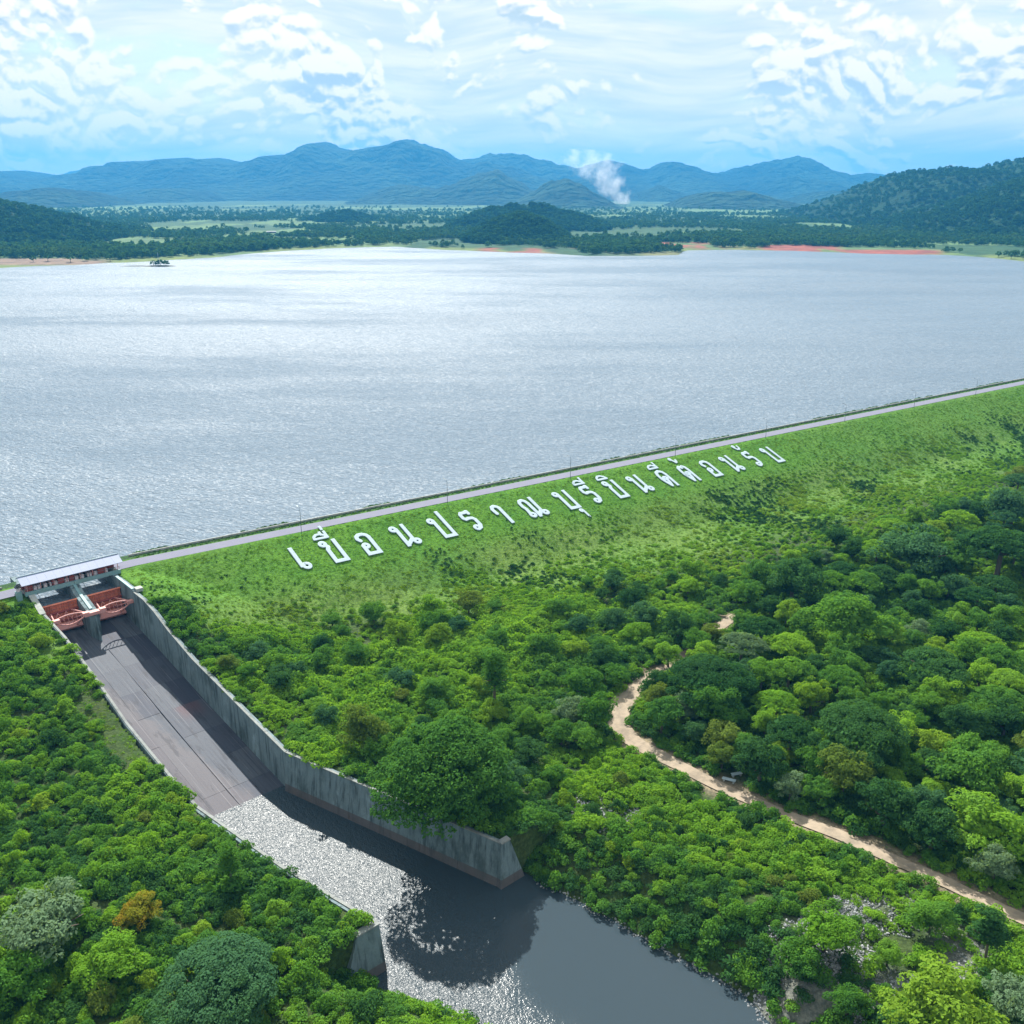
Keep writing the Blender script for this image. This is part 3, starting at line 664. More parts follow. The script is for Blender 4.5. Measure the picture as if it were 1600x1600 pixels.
# ------------------------------------------------------------------ the big white letters
def B(*p): return ('B', p)          # square-ended strokes
def C(*p): return ('C', p)          # round strokes
def Rg(x, y, r, w_=.55, sx=1.0): return ('R', (x, y, r, w_, sx))
ko = [Rg(1.35, 8.0, .8), C((1.9, 7.5), (2.35, 6.6), (1.75, 5.5), (1.75, 4.8)), B((1.75, 4.8), (1.75, .6)), B((1.75, .6), (5.1, .6)), B((5.1, .6), (5.1, 8.7))]
bo = [Rg(1.35, 7.9, .8), B((2.1, 7.6), (2.1, .6)), B((2.1, .6), (5.4, .6)), B((5.4, .6), (5.4, 8.7))]
no = [Rg(1.35, 7.9, .8), B((2.25, 7.4), (2.25, .6)), C((2.4, .7), (4.9, 2.9)), B((4.9, 2.6), (4.9, 8.8)), Rg(5.75, 1.5, .8)]
oo = [C((1.2, 6.2), (.65, 7.0), (.85, 8.0), (1.8, 8.65), (3.1, 8.65), (4.0, 8.0), (4.35, 6.9)), B((4.35, 6.9), (4.35, .6)), B((4.35, .6), (.9, .6)), B((.9, .6), (.9, 3.7)), Rg(1.65, 3.9, .78)]
ro = [C((3.4, 8.9), (2.4, 8.5), (1.2, 8.6), (.65, 7.8), (.65, 6.3), (1.2, 5.6), (2.4, 5.9), (3.5, 5.7), (4.1, 4.9), (4.2, 2.4), (3.6, 1.2)), Rg(2.5, 1.45, .8), C((3.5, 8.9), (3.6, 7.9))]
aa = [C((.95, 5.2), (.65, 7.2), (1.1, 8.3), (2.1, 8.65), (3.0, 8.0), (3.3, 7.0)), B((3.3, 7.2), (3.3, .6))]
nn = [Rg(1.5, 1.45, .8), C((1.0, 2.2), (1.15, 4.4), (.7, 5.7), (.7, 7.4), (1.3, 8.4), (2.3, 8.6), (3.1, 7.9), (3.45, 6.6)), B((3.45, 6.6), (3.6, .6)), C((3.7, .7), (5.6, 2.9)), B((5.6, 2.6), (5.6, 8.8)), Rg(6.5, 1.5, .8)]
ee = [B((.65, 8.7), (.65, 1.8)), Rg(1.95, 1.5, .9)]
do = [B((4.4, .6), (4.4, 6.3)), C((4.4, 6.3), (4.0, 7.8), (2.7, 8.65), (1.3, 8.1), (.65, 6.6), (.65, 4.4), (1.1, 2.8), (1.9, .65)), C((1.9, .8), (2.5, 2.4), (2.7, 3.9)), Rg(2.5, 4.6, .72)]
to = [B((4.4, .6), (4.4, 6.3)), C((4.4, 6.3), (4.2, 7.8), (3.4, 8.6), (2.6, 7.8), (1.7, 8.6), (.8, 7.8), (.65, 6.3), (.65, 4.4), (1.1, 2.8), (1.9, .65)), C((1.9, .8), (2.5, 2.4), (2.7, 3.9)), Rg(2.5, 4.6, .72)]
v_i = [('c', ((.2, 10.5), (.5, 11.4), (1.4, 12.1), (2.6, 12.1), (3.7, 11.4), (4.3, 10.45), (.2, 10.45)))]
v_ii = v_i+[('b', ((4.25, 10.4), (4.25, 13.4)))]
v_ue = v_i+[('b', ((4.25, 10.4), (4.25, 13.0))), ('b', ((2.9, 11.6), (2.9, 13.0)))]
v_e1 = [('b', ((4.15, 13.75), (4.15, 15.2)))]
v_u = [Rg(4.75, -1.25, .5, .42), ('b', ((5.35, -1.5), (5.35, -4.7)))]
v_t = [Rg(1.8, 13.1, .45, .4), ('c', ((2.1, 12.6), (2.6, 11.7), (2.9, 11.0))), ('c', ((2.6, 11.8), (3.5, 11.2), (3.9, 12.2)))]
v_a = [Rg(.7, 12.9, .5, .4), ('c', ((.5, 12.2), (1.1, 11.2), (2.2, 11.0), (2.8, 11.8), (2.9, 12.9)))]
def sdf(gl, X, Y):
    d = np.full(X.shape, 9.0)
    for kd, p in gl:
        if kd == 'R':
            x, y, r_, w_, sx = p; d = np.minimum(d, np.abs(np.hypot((X-x)/sx, Y-y)-r_)-w_*.93)
            continue
        h = .62 if kd in 'BC' else .42
        for (x0, y0), (x1, y1) in zip(p[:-1], p[1:]):
            L_ = math.hypot(x1-x0, y1-y0); ux, uy = (x1-x0)/L_, (y1-y0)/L_
            u = (X-x0)*ux+(Y-y0)*uy; v = -(X-x0)*uy+(Y-y0)*ux
            if kd in 'Bb': q1 = np.abs(u-L_/2)-L_/2-h+(0 if kd == 'B' else h*.6); q2 = np.abs(v)-h; dd = np.maximum(q1, q2)
            else: uu = np.clip(u, 0, L_); dd = np.hypot(u-uu, v)-h
            d = np.minimum(d, dd)
    return d
def glyph_mesh(name, gl, cell=.17):
    xs = np.arange(-1.6, 9.0, cell); ys = np.arange(-6.2, 16.4, cell); X, Y = np.meshgrid(xs, ys, indexing='ij'); dv = sdf(gl, X, Y)
    cx = sdf(gl, X[:-1, :-1]+cell/2, Y[:-1, :-1]+cell/2) < 0
    gxx, gyy = np.gradient(dv, cell); gl_ = np.hypot(gxx, gyy)+1e-6
    cnt = np.zeros(X.shape, int)
    for a_ in (0, 1):
        for b_ in (0, 1): cnt[a_:cx.shape[0]+a_, b_:cx.shape[1]+b_] += cx
    bd = (cnt > 0) & (cnt < 4); mv = np.clip(dv, -cell*.6, cell*.6)
    X2 = np.where(bd, X-mv*gxx/gl_, X); Y2 = np.where(bd, Y-mv*gyy/gl_, Y)
    ids = -np.ones(X.shape, int); use = cnt > 0; ids[use] = np.arange(use.sum()); n = int(use.sum())
    x_ = X2[use]; y_ = Y2[use]
    xx = x_+(9.3-y_)*.07; yy = y_*1.077
    V = np.r_[np.c_[xx, yy, np.full(n, .0)], np.c_[xx, yy, np.full(n, .18)]]
    I, J = np.nonzero(cx); q = np.stack([ids[I, J], ids[I+1, J], ids[I+1, J+1], ids[I, J+1]], 1)
    top = q+n; bot = q[:, ::-1]; sides = []
    pad = np.pad(cx, 1)
    for di, dj, c0, c1 in ((0, -1, (0, 0), (1, 0)), (1, 0, (1, 0), (1, 1)), (0, 1, (1, 1), (0, 1)), (-1, 0, (0, 1), (0, 0))):
        e_ = cx & ~pad[1+di:1+di+cx.shape[0], 1+dj:1+dj+cx.shape[1]]; I, J = np.nonzero(e_)
        p0 = ids[I+c0[0], J+c0[1]]; p1 = ids[I+c1[0], J+c1[1]]; sides.append(np.stack([p0, p1, p1+n, p0+n], 1))
    me_ = mesh_from(name, V, np.concatenate([top, bot]+sides)); me_.materials.append(M['white']); return me_
G = {k: glyph_mesh('letter_'+k, g) for k, g in dict(kho=ko, bo=bo, no=no, oo=oo, ro=ro, aa=aa, nn=nn, ee=ee, do=do, to=to).items()}
popo = [Rg(1.35, 7.9, .8), B((2.1, 7.6), (2.1, .6)), B((2.1, .6), (5.4, .6)), B((5.4, .6), (5.4, 11.0))]
G['po'] = glyph_mesh('letter_po', popo)
G['yo'] = glyph_mesh('letter_yo', ko)
Vw = {k: glyph_mesh('mark_'+k, g, .14) for k, g in dict(i=v_i, ii=v_ii, ue=v_ue, e1=v_e1, u=v_u, t=v_t, a=v_a).items()}
letters = [(42.4, 'ee', [], 'leftmost white letter on the grass slope, a stem with a loop at its foot'),
 (51.1, 'kho', ['ue', 'e1'], 'second white letter from the left, carrying a stacked vowel and tone mark'),
 (62.2, 'oo', [], 'third white letter from the left, hooked top and a ring inside'),
 (73.6, 'no', [], 'fourth white letter from the left, looped at top left and bottom right'),
 (86.6, 'po', [], 'fifth white letter from the left, U-shaped with a tall right stem'),
 (97.9, 'ro', [], 'sixth white letter from the left, S-shaped without any mark above'),
 (109.5, 'aa', [], 'seventh white letter from the left, plain hooked stem like a cane'),
 (120.1, 'nn', [], 'eighth white letter from the left, wide with two loops at its foot'),
 (134.3, 'bo', ['u'], 'white U-shaped letter with a small vowel hanging below it'),
 (145.6, 'ro', ['ii'], 'white S-shaped letter under a wedge-shaped vowel, right of the one with a vowel below'),
 (155.8, 'yo', ['i'], 'white letter with a rounded vowel cap, between the S-shaped and the double-looped ones'),
 (166.6, 'no', [], 'double-looped white letter in the middle of the right half, left of a domed letter'),
 (179.6, 'do', ['ii'], 'white domed letter under a wedge-shaped vowel'),
 (190.6, 'to', ['t'], 'white dented-dome letter with a small curly tone mark above'),
 (202.0, 'oo', [], 'white hooked letter with inner ring, fifth from the right end'.replace('fifth', 'fourth')),
 (212.4, 'no', [], 'double-looped white letter, third from the right end of the row'),
 (224.6, 'ro', ['a'], 'white S-shaped letter with a small curl above, second from the right end'),
 (234.8, 'bo', [], 'rightmost white letter on the grass slope, a plain looped U')]
Yv = Vector((-N1[0], -N1[1], .4)).normalized(); Xv = Vector((E1[0], E1[1], 0)).normalized(); Zv = Xv.cross(Yv)
Rm = Matrix((Xv, Yv, Zv)).transposed().to_euler()
for s0, g, vs, lab in letters:
    p = Vector(D(s0, 14.7, -14.7/2.5+.16)); far_shrink = 1.0-.08*smooth(s0, 120, 235)
    root = thing('sign_letter', p, lab, 'letter', 'big white letters laid out on the dam slope'); root.rotation_euler = Rm
    root.scale = (float(far_shrink), 1, 1)
    link('letter_body', G[g], None, root)
    for v_ in vs: link('vowel_mark' if v_ not in ('e1', 't') else 'tone_mark', Vw[v_], None, root)

# ------------------------------------------------------------------ plants: unit crowns made of leaf clumps
def leaves(centers, normals, size, jit, rs, aspect=.62):
    n = len(centers); nr = normals+rs.normal(0, jit, (n, 3)); nr /= np.linalg.norm(nr, axis=1)[:, None]
    r_ = rs.normal(size=(n, 3)); u = np.cross(nr, r_); u /= np.linalg.norm(u, axis=1)[:, None]; v = np.cross(nr, u)
    sz = size*rs.uniform(.6, 1.35, n)[:, None]; u = u*sz; v = v*sz*aspect
    fold = nr*sz*.18
    V = np.stack([centers-u, centers-v*.9+fold*0, centers+u, centers+v*.9], 1).reshape(-1, 3)
    F = np.arange(4*n).reshape(n, 4); return V, F
def crown(seed, kind='round', nclump=26, nleaf=2600, leaf=.05, csize=.34):
    rs = np.random.default_rng(seed); C_ = []; Rr = []
    for i in range(nclump):
        th = rs.uniform(0, 2*math.pi); u = rs.uniform(0, 1)
        if kind == 'round': r0 = math.sqrt(1-u*u*.85)*rs.uniform(.35, .92); z = .35+u*.85*rs.uniform(.7, 1.1); rr = csize*rs.uniform(.7, 1.25)
        elif kind == 'umb': q = math.sqrt(rs.uniform(0, 1)); r0 = .9*q; z = .12+.95*math.sqrt(1-.98*q*q)+rs.uniform(-.06, .04); rr = csize*rs.uniform(.7, 1.25)
        elif kind == 'dome': q = math.sqrt(rs.uniform(0, 1)); r0 = .9*q; z = .62-.42*q**2.2+rs.uniform(-.05, .04); rr = csize*rs.uniform(.7, 1.2)
        elif kind == 'tall': r0 = rs.uniform(0, .5)*(1-.3*u); z = .25+u*1.9; rr = csize*rs.uniform(.7, 1.2)
        elif kind == 'bush': r0 = rs.uniform(0, .75); z = .08+.5*(1-r0)*rs.uniform(.5, 1.2); rr = csize*rs.uniform(.6, 1.3)
        C_.append((r0*math.cos(th), r0*math.sin(th), z)); Rr.append(rr)
    C_ = np.array(C_); Rr = np.array(Rr); w_ = Rr**2; k = rs.choice(nclump, nleaf, p=w_/w_.sum())
    d = rs.normal(size=(nleaf, 3)); d /= np.linalg.norm(d, axis=1)[:, None]
    d[:, 2] = np.abs(d[:, 2])*.9+d[:, 2]*.1 if kind != 'dome' else np.abs(d[:, 2])
    flat = np.array([1, 1, .75 if kind != 'dome' else .45])
    P = C_[k]+d*Rr[k][:, None]*flat*rs.uniform(.8, 1.08, (nleaf, 1))
    nr = d*.72+np.array([0, 0, .42]); P[:, 2] = np.maximum(P[:, 2], .02)
    return leaves(P, nr, leaf, .42, rs)
def core(seed, kind, big=False):
    """dark twiggy inside so that the crown is not see-through"""
    rs = np.random.default_rng(seed); n, ls = (2600, .045) if big else (420, .10)
    d = rs.normal(size=(n, 3)); d /= np.linalg.norm(d, axis=1)[:, None]; r_ = rs.uniform(.2, .62, (n, 1))
    P = d*r_*{'round': (1, 1, .7), 'dome': (1.25, 1.25, .22), 'umb': (1.1, 1.1, .8), 'tall': (.6, .6, 1.3), 'bush': (1, 1, .3)}[kind]+np.array([0, 0, {'round': .62, 'dome': .42, 'umb': .35, 'tall': 1.15, 'bush': .22}[kind]])
    return leaves(P, d, ls, .5, rs, .8)
def crown_mesh(name, mat, seed, kind, **k):
    V, F = crown(seed, kind, **k)
    if kind != 'bush' or k.get('nleaf', 0) > 400:
        V2, F2 = core(seed+99, kind, k.get('nleaf', 0) > 9000); F = np.r_[F, F2+len(V)]; V = np.r_[V, V2]
    me_ = mesh_from(name, V, F); me_.materials.append(mat); return me_
def trunk_mesh(seed, kind):
    rs = random.Random(seed); mb = MB(); top = {'round': .75, 'dome': .5, 'tall': 1.7}[kind]
    z0 = {'round': -.15, 'dome': -.55, 'tall': -.9}[kind]
    mb.tube([(0, 0, z0-.25), (.02, .01, z0+.2), (-.02, .02, top*.4), (.01, 0, top)], .05, 7, [.085, .06, .05, .015])
    for i in range(6):
        th = i*1.05+rs.uniform(-.3, .3); h = top*rs.uniform(.15, .45); rr = rs.uniform(.35, .7)
        mb.tube([(0, 0, h), (math.cos(th)*rr*.5, math.sin(th)*rr*.5, h+.15), (math.cos(th)*rr, math.sin(th)*rr, h+.3)], .03, 5, [.035, .025, .008])
    me_ = mesh_from('trunk', mb.V, mb.F, True); me_.materials.append(M['bark']); return me_
TR = {k: [trunk_mesh(i+5, k) for i in range(2)] for k in ('round', 'dome', 'tall')}; TR['umb'] = TR['dome']
CR = {}
def getcrown(kind, mat, var, big=False):
    key = (kind, mat, var, big)
    if key not in CR:
        sd_ = abs(hash((kind, var)))%1 + {'round': 10, 'dome': 40, 'umb': 55, 'tall': 70, 'bush': 100}[kind]+var
        if kind == 'umb': a_ = dict(nclump=150, nleaf=22000, leaf=.024, csize=.15)
        elif kind == 'dome': a_ = dict(nclump=95 if big else 75, nleaf=16000 if big else 8000, leaf=.021 if big else .030, csize=.15 if big else .165)
        elif kind == 'round': a_ = dict(nclump=48, nleaf=5200, leaf=.040, csize=.23)
        elif kind == 'tall': a_ = dict(nclump=30, nleaf=3000, leaf=.05, csize=.33)
        else: a_ = dict(nclump=22, nleaf=1900, leaf=.055, csize=.26)
        base = CR.get((kind, '*', var, big))
        if base is None:
            base = crown_mesh('crown', LF[mat], sd_, kind, **a_); CR[(kind, '*', var, big)] = base; CR[key] = base
        else:
            c_ = base.copy(); c_.materials[0] = LF[mat]; CR[key] = c_
    return CR[key]
LAND = []
TAIL = {}
def near_label(x, y, z):
    px, py, _ = proj(np.array([x]), np.array([y]), z); px, py = float(px[0]), float(py[0]); best = min(LAND, key=lambda l: math.hypot(px-l[0], (py-l[1])*1.3))
    dx, dy = px-best[0], py-best[1]
    rel = ('just left of' if dx < 0 else 'just right of') if abs(dx) > abs(dy)*1.1 else ('just behind' if dy < 0 else 'just in front of')
    return rel+' the '+best[2]
def tree(x, y, r_, kind, mat, label, group=None, h=None, rz=None, big=False, name='tree', cat='tree'):
    z = float(ground(np.array([x]), np.array([y]))[0]); rz = random.uniform(0, 6.28) if rz is None else rz
    sz = r_ if h is None else h
    root = thing(name, (x, y, z), label, cat, group, rz); var = random.randrange(3 if kind not in ('dome', 'umb') else 2)
    up = {'round': .25, 'dome': .5, 'umb': .12, 'tall': .95}[kind]*sz
    t_ = link('trunk', TR[kind][var % 2], None, root, (0, 0, up)); t_.scale = (r_, r_, sz)
    c_ = link('crown', getcrown(kind, mat, var, big), None, root, (0, 0, up)); ax_ = random.uniform(.85, 1.18); c_.scale = (r_*ax_, r_/ax_, sz)
    return root
placed = []
def tree_px(px, py, rpx, kind, mat, label, hk=None, big=False, name='tree', cat='tree'):
    """a notable tree of the photograph, given by the middle of its crown"""
    x, y = ray(px, py, -10)
    for _ in range(3):
        g = float(ground(np.array([x]), np.array([y]))[0]); q = proj(x, y, g)[2]; r_ = rpx/FPX*float(q)
        zc = g+r_*(hk or 1)*{'round': .85, 'dome': .85, 'umb': .55, 'tall': 2.0}[kind]; x, y = ray(px, py, zc)
    placed.append((x, y, r_*.8)); return tree(x, y, r_, kind, mat, label, None, r_*(hk or 1), big=big, name=name, cat=cat)
N_ = tree_px
N_(690, 1214, 116, 'umb', 'umb', 'huge spreading umbrella tree leaning over the right basin wall', .95, True)
N_(1108, 1058, 76, 'dome', 'dark', 'dark umbrella-shaped tree just inside the bend of the dirt road', .9, True)
N_(1045, 1022, 26, 'round', 'bright', 'bright tree hiding the track just above the road bend')
N_(1085, 1002, 28, 'round', 'mid', 'mid green tree leaning over the hidden stretch of track')
N_(1112, 990, 24, 'round', 'olive', 'small olive tree where the track reappears in the forest')
N_(1122, 1105, 42, 'round', 'mid', 'bright rounded tree in front of the dark umbrella tree at the road bend', 1.2)
N_(1340, 1135, 82, 'dome', 'dark', 'wide dark umbrella tree in the forest, midway between bend and right edge', .9, True)
N_(1312, 1150, 40, 'round', 'mid', 'mid green tree against the front of the wide dark umbrella tree', 1.1)
N_(893, 1112, 32, 'round', 'silver', 'pale silvery tree left of the dirt road bend', 1.1)
N_(930, 1110, 36, 'round', 'mid', 'green tree touching the silvery tree beside the road bend', 1.2)
N_(912, 1068, 38, 'round', 'mid', 'round green tree directly behind the silvery tree')
N_(1322, 965, 62, 'round', 'mid', 'large billowing tree in the upper middle of the forest', .9)
N_(1462, 1040, 60, 'dome', 'dark', 'dark flat-topped tree in the forest right of the large billowing one', .9)
N_(1430, 858, 66, 'round', 'blue', 'bluish dark tree at the upper edge of the forest', .75)
N_(1565, 850, 66, 'dome', 'dark', 'dark spreading tree at the right edge below the scrub slope', 1.0)
N_(1585, 790, 46, 'round', 'blue', 'dark blue-green tree at the right edge, highest of the forest', .9)
N_(1515, 1195, 64, 'round', 'mid', 'full rounded green tree in the lower right forest', .95)
N_(1545, 1290, 66, 'round', 'bright', 'bright feathery tree near the right edge above the dirt road', .95)
N_(1320, 1205, 48, 'round', 'olive', 'yellowish tree right of the pale round one beside the road', 1.1)
N_(1237, 1228, 32, 'round', 'silver', 'pale round tree beside the straight stretch of dirt road', 1.0)
N_(1190, 1188, 46, 'round', 'dark', 'dark tree behind the white concrete benches', 1.1)
N_(1130, 1150, 40, 'round', 'olive', 'olive bush-like tree right of the road bend', .9)
N_(1385, 1255, 52, 'round', 'dark', 'dark ragged tree near the dirt road in the lower forest', 1.1)
N_(1460, 1290, 48, 'round', 'dark', 'dark tree between the ragged one and the bright feathery one', 1.1)
N_(568, 1140, 44, 'round', 'olive', 'yellowish tree left of the huge umbrella tree', 1.2)
N_(772, 1050, 40, 'tall', 'mid', 'tall slender tree standing above the scrub behind the umbrella tree', .75)
N_(1010, 960, 30, 'round', 'blue', 'small bluish tree on the lower dam slope')
N_(1240, 905, 50, 'round', 'dark', 'dark green tree at the top left corner of the forest', .9)
N_(905, 975, 22, 'round', 'blue', 'small blue-green tree halfway up the scrub below the letters')
N_(358, 1345, 33, 'tall', 'mid', 'tall tree with bare pale trunk among the shrubs left of the pool', .8)
N_(335, 1550, 105, 'umb', 'blue', 'broad dark blue-green tree at the bottom left foreground', .7, True)
N_(70, 1440, 80, 'round', 'silver', 'grey-green willowy tree at the left edge', .8)
N_(25, 1530, 60, 'round', 'mid', 'mid green tree in the bottom left corner', .9)
N_(215, 1425, 40, 'round', 'orange', 'shrubby tree with orange and yellow foliage', .8)
N_(175, 1500, 55, 'round', 'bright', 'bright leafy tree below the orange one', .8)
N_(1548, 1455, 40, 'tall', 'dark', 'dark upright tree beside the track near the right edge', .75)
N_(1475, 1575, 90, 'round', 'yellow', 'large yellow-green tree in the bottom right corner', .8)
N_(1580, 1560, 50, 'round', 'silver', 'pale grey-green tree at the bottom right edge', .9)
N_(1290, 1455, 52, 'round', 'bright', 'clump of bright green trees beside the grey rocks', .9)
N_(1250, 1500, 44, 'round', 'mid', 'green tree on the bank just left of the rocks', .9)
N_(1325, 1570, 34, 'round', 'mid', 'small round tree at the bottom edge amid the rocks', 1.0)
N_(1388, 1490, 28, 'round', 'bright', 'small bright bushy tree in the middle of the rocks', 1.0)
N_(1455, 1432, 42, 'round', 'mid', 'bushy green tree above the grey rocks by the track', .8)

# woods filled with further trees one by one
FOR = [(1035, 1010), (1160, 930), (1260, 860), (1400, 830), (1480, 790), (1640, 740), (1680, 1480), (1600, 1420), (1480, 1370), (1300, 1285), (1120, 1200), (1020, 1150), (985, 1085)]
MID = [(330, 1020), (450, 985), (560, 970), (740, 950), (900, 905), (1150, 900), (1190, 920), (1040, 1020), (960, 1090), (930, 1150), (880, 1230), (810, 1290), (640, 1230), (500, 1190), (440, 1130)]
LFT = [(-60, 930), (30, 945), (90, 1000), (200, 1180), (330, 1290), (440, 1370), (560, 1450), (590, 1570), (700, 1640), (-80, 1700)]
RBK = [(800, 1330), (830, 1240), (900, 1180), (960, 1165), (1100, 1240), (1300, 1330), (1440, 1400), (1620, 1480), (1620, 1640), (1200, 1600), (1020, 1470)]
def on_road(x, y, m_=2.8): return False if y > 212 and y < 229 else road_dist(np.array([x]), np.array([y]))[0] < m_
def zoned(x, y):
    g = float(ground(np.array([x]), np.array([y]), False)[0]); a_ = proj(np.array([x]), np.array([y]), g); return float(a_[0][0]), float(a_[1][0]), g
def fill(poly, n, rmin, rmax, mats, tries=9000, gap=.72, road=3.5):
    out_ = []; c = 0
    ux, uy = zip(*poly)
    while len(out_) < n and c < tries:
        c += 1; px = random.uniform(min(ux), max(ux)); py = random.uniform(min(uy), max(uy))
        if not inside(np.array([px]), np.array([py]), poly)[0]: continue
        if random.random() > (900/(900+abs(1600-py)))**.5: continue
        x, y = ray(px, py, -13); _, _, g = zoned(x, y); x, y = ray(px, py, g)
        a_, b_ = ab(x, y)
        r_ = random.uniform(rmin, rmax)
        if wall_l(b_)-1.2-r_*.25 < a_ < wall_r(b_)+1.2+r_*.25 and b_ < 146: continue
        if g < POOL+.8 or on_road(x, y, road-1+r_*.5): continue
        if any((x-p[0])**2+(y-p[1])**2 < ((r_+p[2])*gap)**2 for p in placed): continue
        placed.append((x, y, r_)); out_.append((x, y, r_, random.choices(list(mats), weights=mats.values())[0]))
    return out_
for a_ in [(700, 1190, 'huge umbrella tree'), (1108, 1058, 'dark umbrella tree'), (1340, 1135, 'wide dark umbrella tree'), (893, 1112, 'silvery tree by the bend'), (1322, 965, 'large billowing tree'), (1462, 1040, 'dark flat-topped tree'), (1430, 858, 'bluish tree'), (1565, 850, 'right-edge spreading tree'), (1515, 1195, 'full rounded tree'), (1545, 1290, 'bright feathery tree'), (1237, 1228, 'pale round roadside tree'), (1140, 1190, 'white benches'), (1240, 905, 'dark tree at the forest corner'), (568, 1140, 'yellowish tree'), (772, 1050, 'tall slender thicket tree'), (905, 975, 'small blue-green slope tree'), (480, 1180, 'corner of the basin wall'), (330, 1060, 'upper chute wall'), (800, 1340, 'end of the right basin wall'), (358, 1345, 'bare-trunked tall tree'), (335, 1540, 'broad dark foreground tree'), (70, 1440, 'grey-green willowy tree'), (215, 1425, 'orange-leaved tree'), (580, 1470, 'end of the left basin wall'), (90, 1010, 'left gate abutment'), (220, 1200, 'left chute wall'), (60, 1150, 'upper left bank'), (1250, 1500, 'tree left of the rocks'), (1388, 1490, 'bushy tree amid the rocks'), (1455, 1432, 'bushy tree above the rocks'), (980, 1280, 'small stony clearing'), (1050, 1420, 'steep pool bank'), (960, 1130, 'bend of the dirt road'), (1200, 1330, 'straight stretch of dirt road'), (600, 980, 'top of the thicket'), (1480, 1570, 'large yellow-green corner tree')]: LAND.append(a_)
adj = {'bright': 'bright green', 'mid': 'mid green', 'dark': 'dark green', 'blue': 'blue-green', 'silver': 'pale silvery', 'yellow': 'yellow-green', 'olive': 'olive green'}
nt = 0
for x, y, r_, mt in fill(FOR, 175, 3.0, 6.0, {'bright': 3, 'mid': 5, 'dark': 4, 'blue': 2, 'silver': .7, 'olive': 1, 'yellow': 1}, gap=.62):
    k_ = 'dome' if r_ > 5.2 else 'round'
    tree(x, y, r_, k_, mt, '%s %s tree %s' % (adj[mt], 'spreading' if k_ == 'dome' else ('large' if r_ > 4.4 else 'small'), near_label(x, y, -10)), '%s trees of the forest beyond the dirt road' % adj[mt], r_*random.uniform(.85, 1.25)); nt += 1
for x, y, r_, mt in fill(MID, 85, 2.4, 4.6, {'bright': 3, 'mid': 6, 'dark': 3, 'blue': 1.5, 'olive': 1, 'yellow': .7}, gap=.6, road=2.5):
    tree(x, y, r_, 'round', mt, '%s %s thicket tree %s' % (adj[mt], 'large' if r_ > 3.5 else 'small', near_label(x, y, -10)), '%s trees of the thicket below the dam' % adj[mt], r_*random.uniform(.75, 1.1)); nt += 1
print('trees', nt)
def shrub(x, y, r_, mt, lab, grp):
    z = float(ground(np.array([x]), np.array([y]))[0])
    o = link('shrub', getcrown('bush', mt, random.randrange(3)), None, None, (x, y, z-.1)); o.rotation_euler = (0, 0, random.uniform(0, 6.28)); o.scale = (r_, r_, r_*random.uniform(1.0, 1.5))
    return tag(o, lab, 'shrub', grp)
for x, y, r_, mt in fill(LFT, 150, 1.6, 3.4, {'bright': 6, 'mid': 5, 'dark': 2, 'yellow': 3, 'olive': 1.2}, gap=.58):
    shrub(x, y, r_, mt, '%s %s shrub %s' % (adj[mt], 'large' if r_ > 2.6 else 'small', near_label(x, y, -10)), '%s shrubs left of the spillway' % adj[mt])
for x, y, r_, mt in fill(RBK, 120, 1.5, 3.0, {'bright': 6, 'mid': 5, 'dark': 2, 'yellow': 1, 'olive': .6}, gap=.58, road=3.0):
    if inside(*[np.array([q]) for q in proj(x, y, -15)[:2]], [(1180, 1600), (1190, 1530), (1230, 1440), (1300, 1400), (1420, 1410), (1540, 1480), (1540, 1540), (1400, 1560), (1330, 1600)])[0] and random.random() < .75: continue
    shrub(x, y, r_, mt, '%s %s bank shrub %s' % (adj[mt], 'large' if r_ > 2.3 else 'small', near_label(x, y, -16)), '%s shrubs between pool and road' % adj[mt])

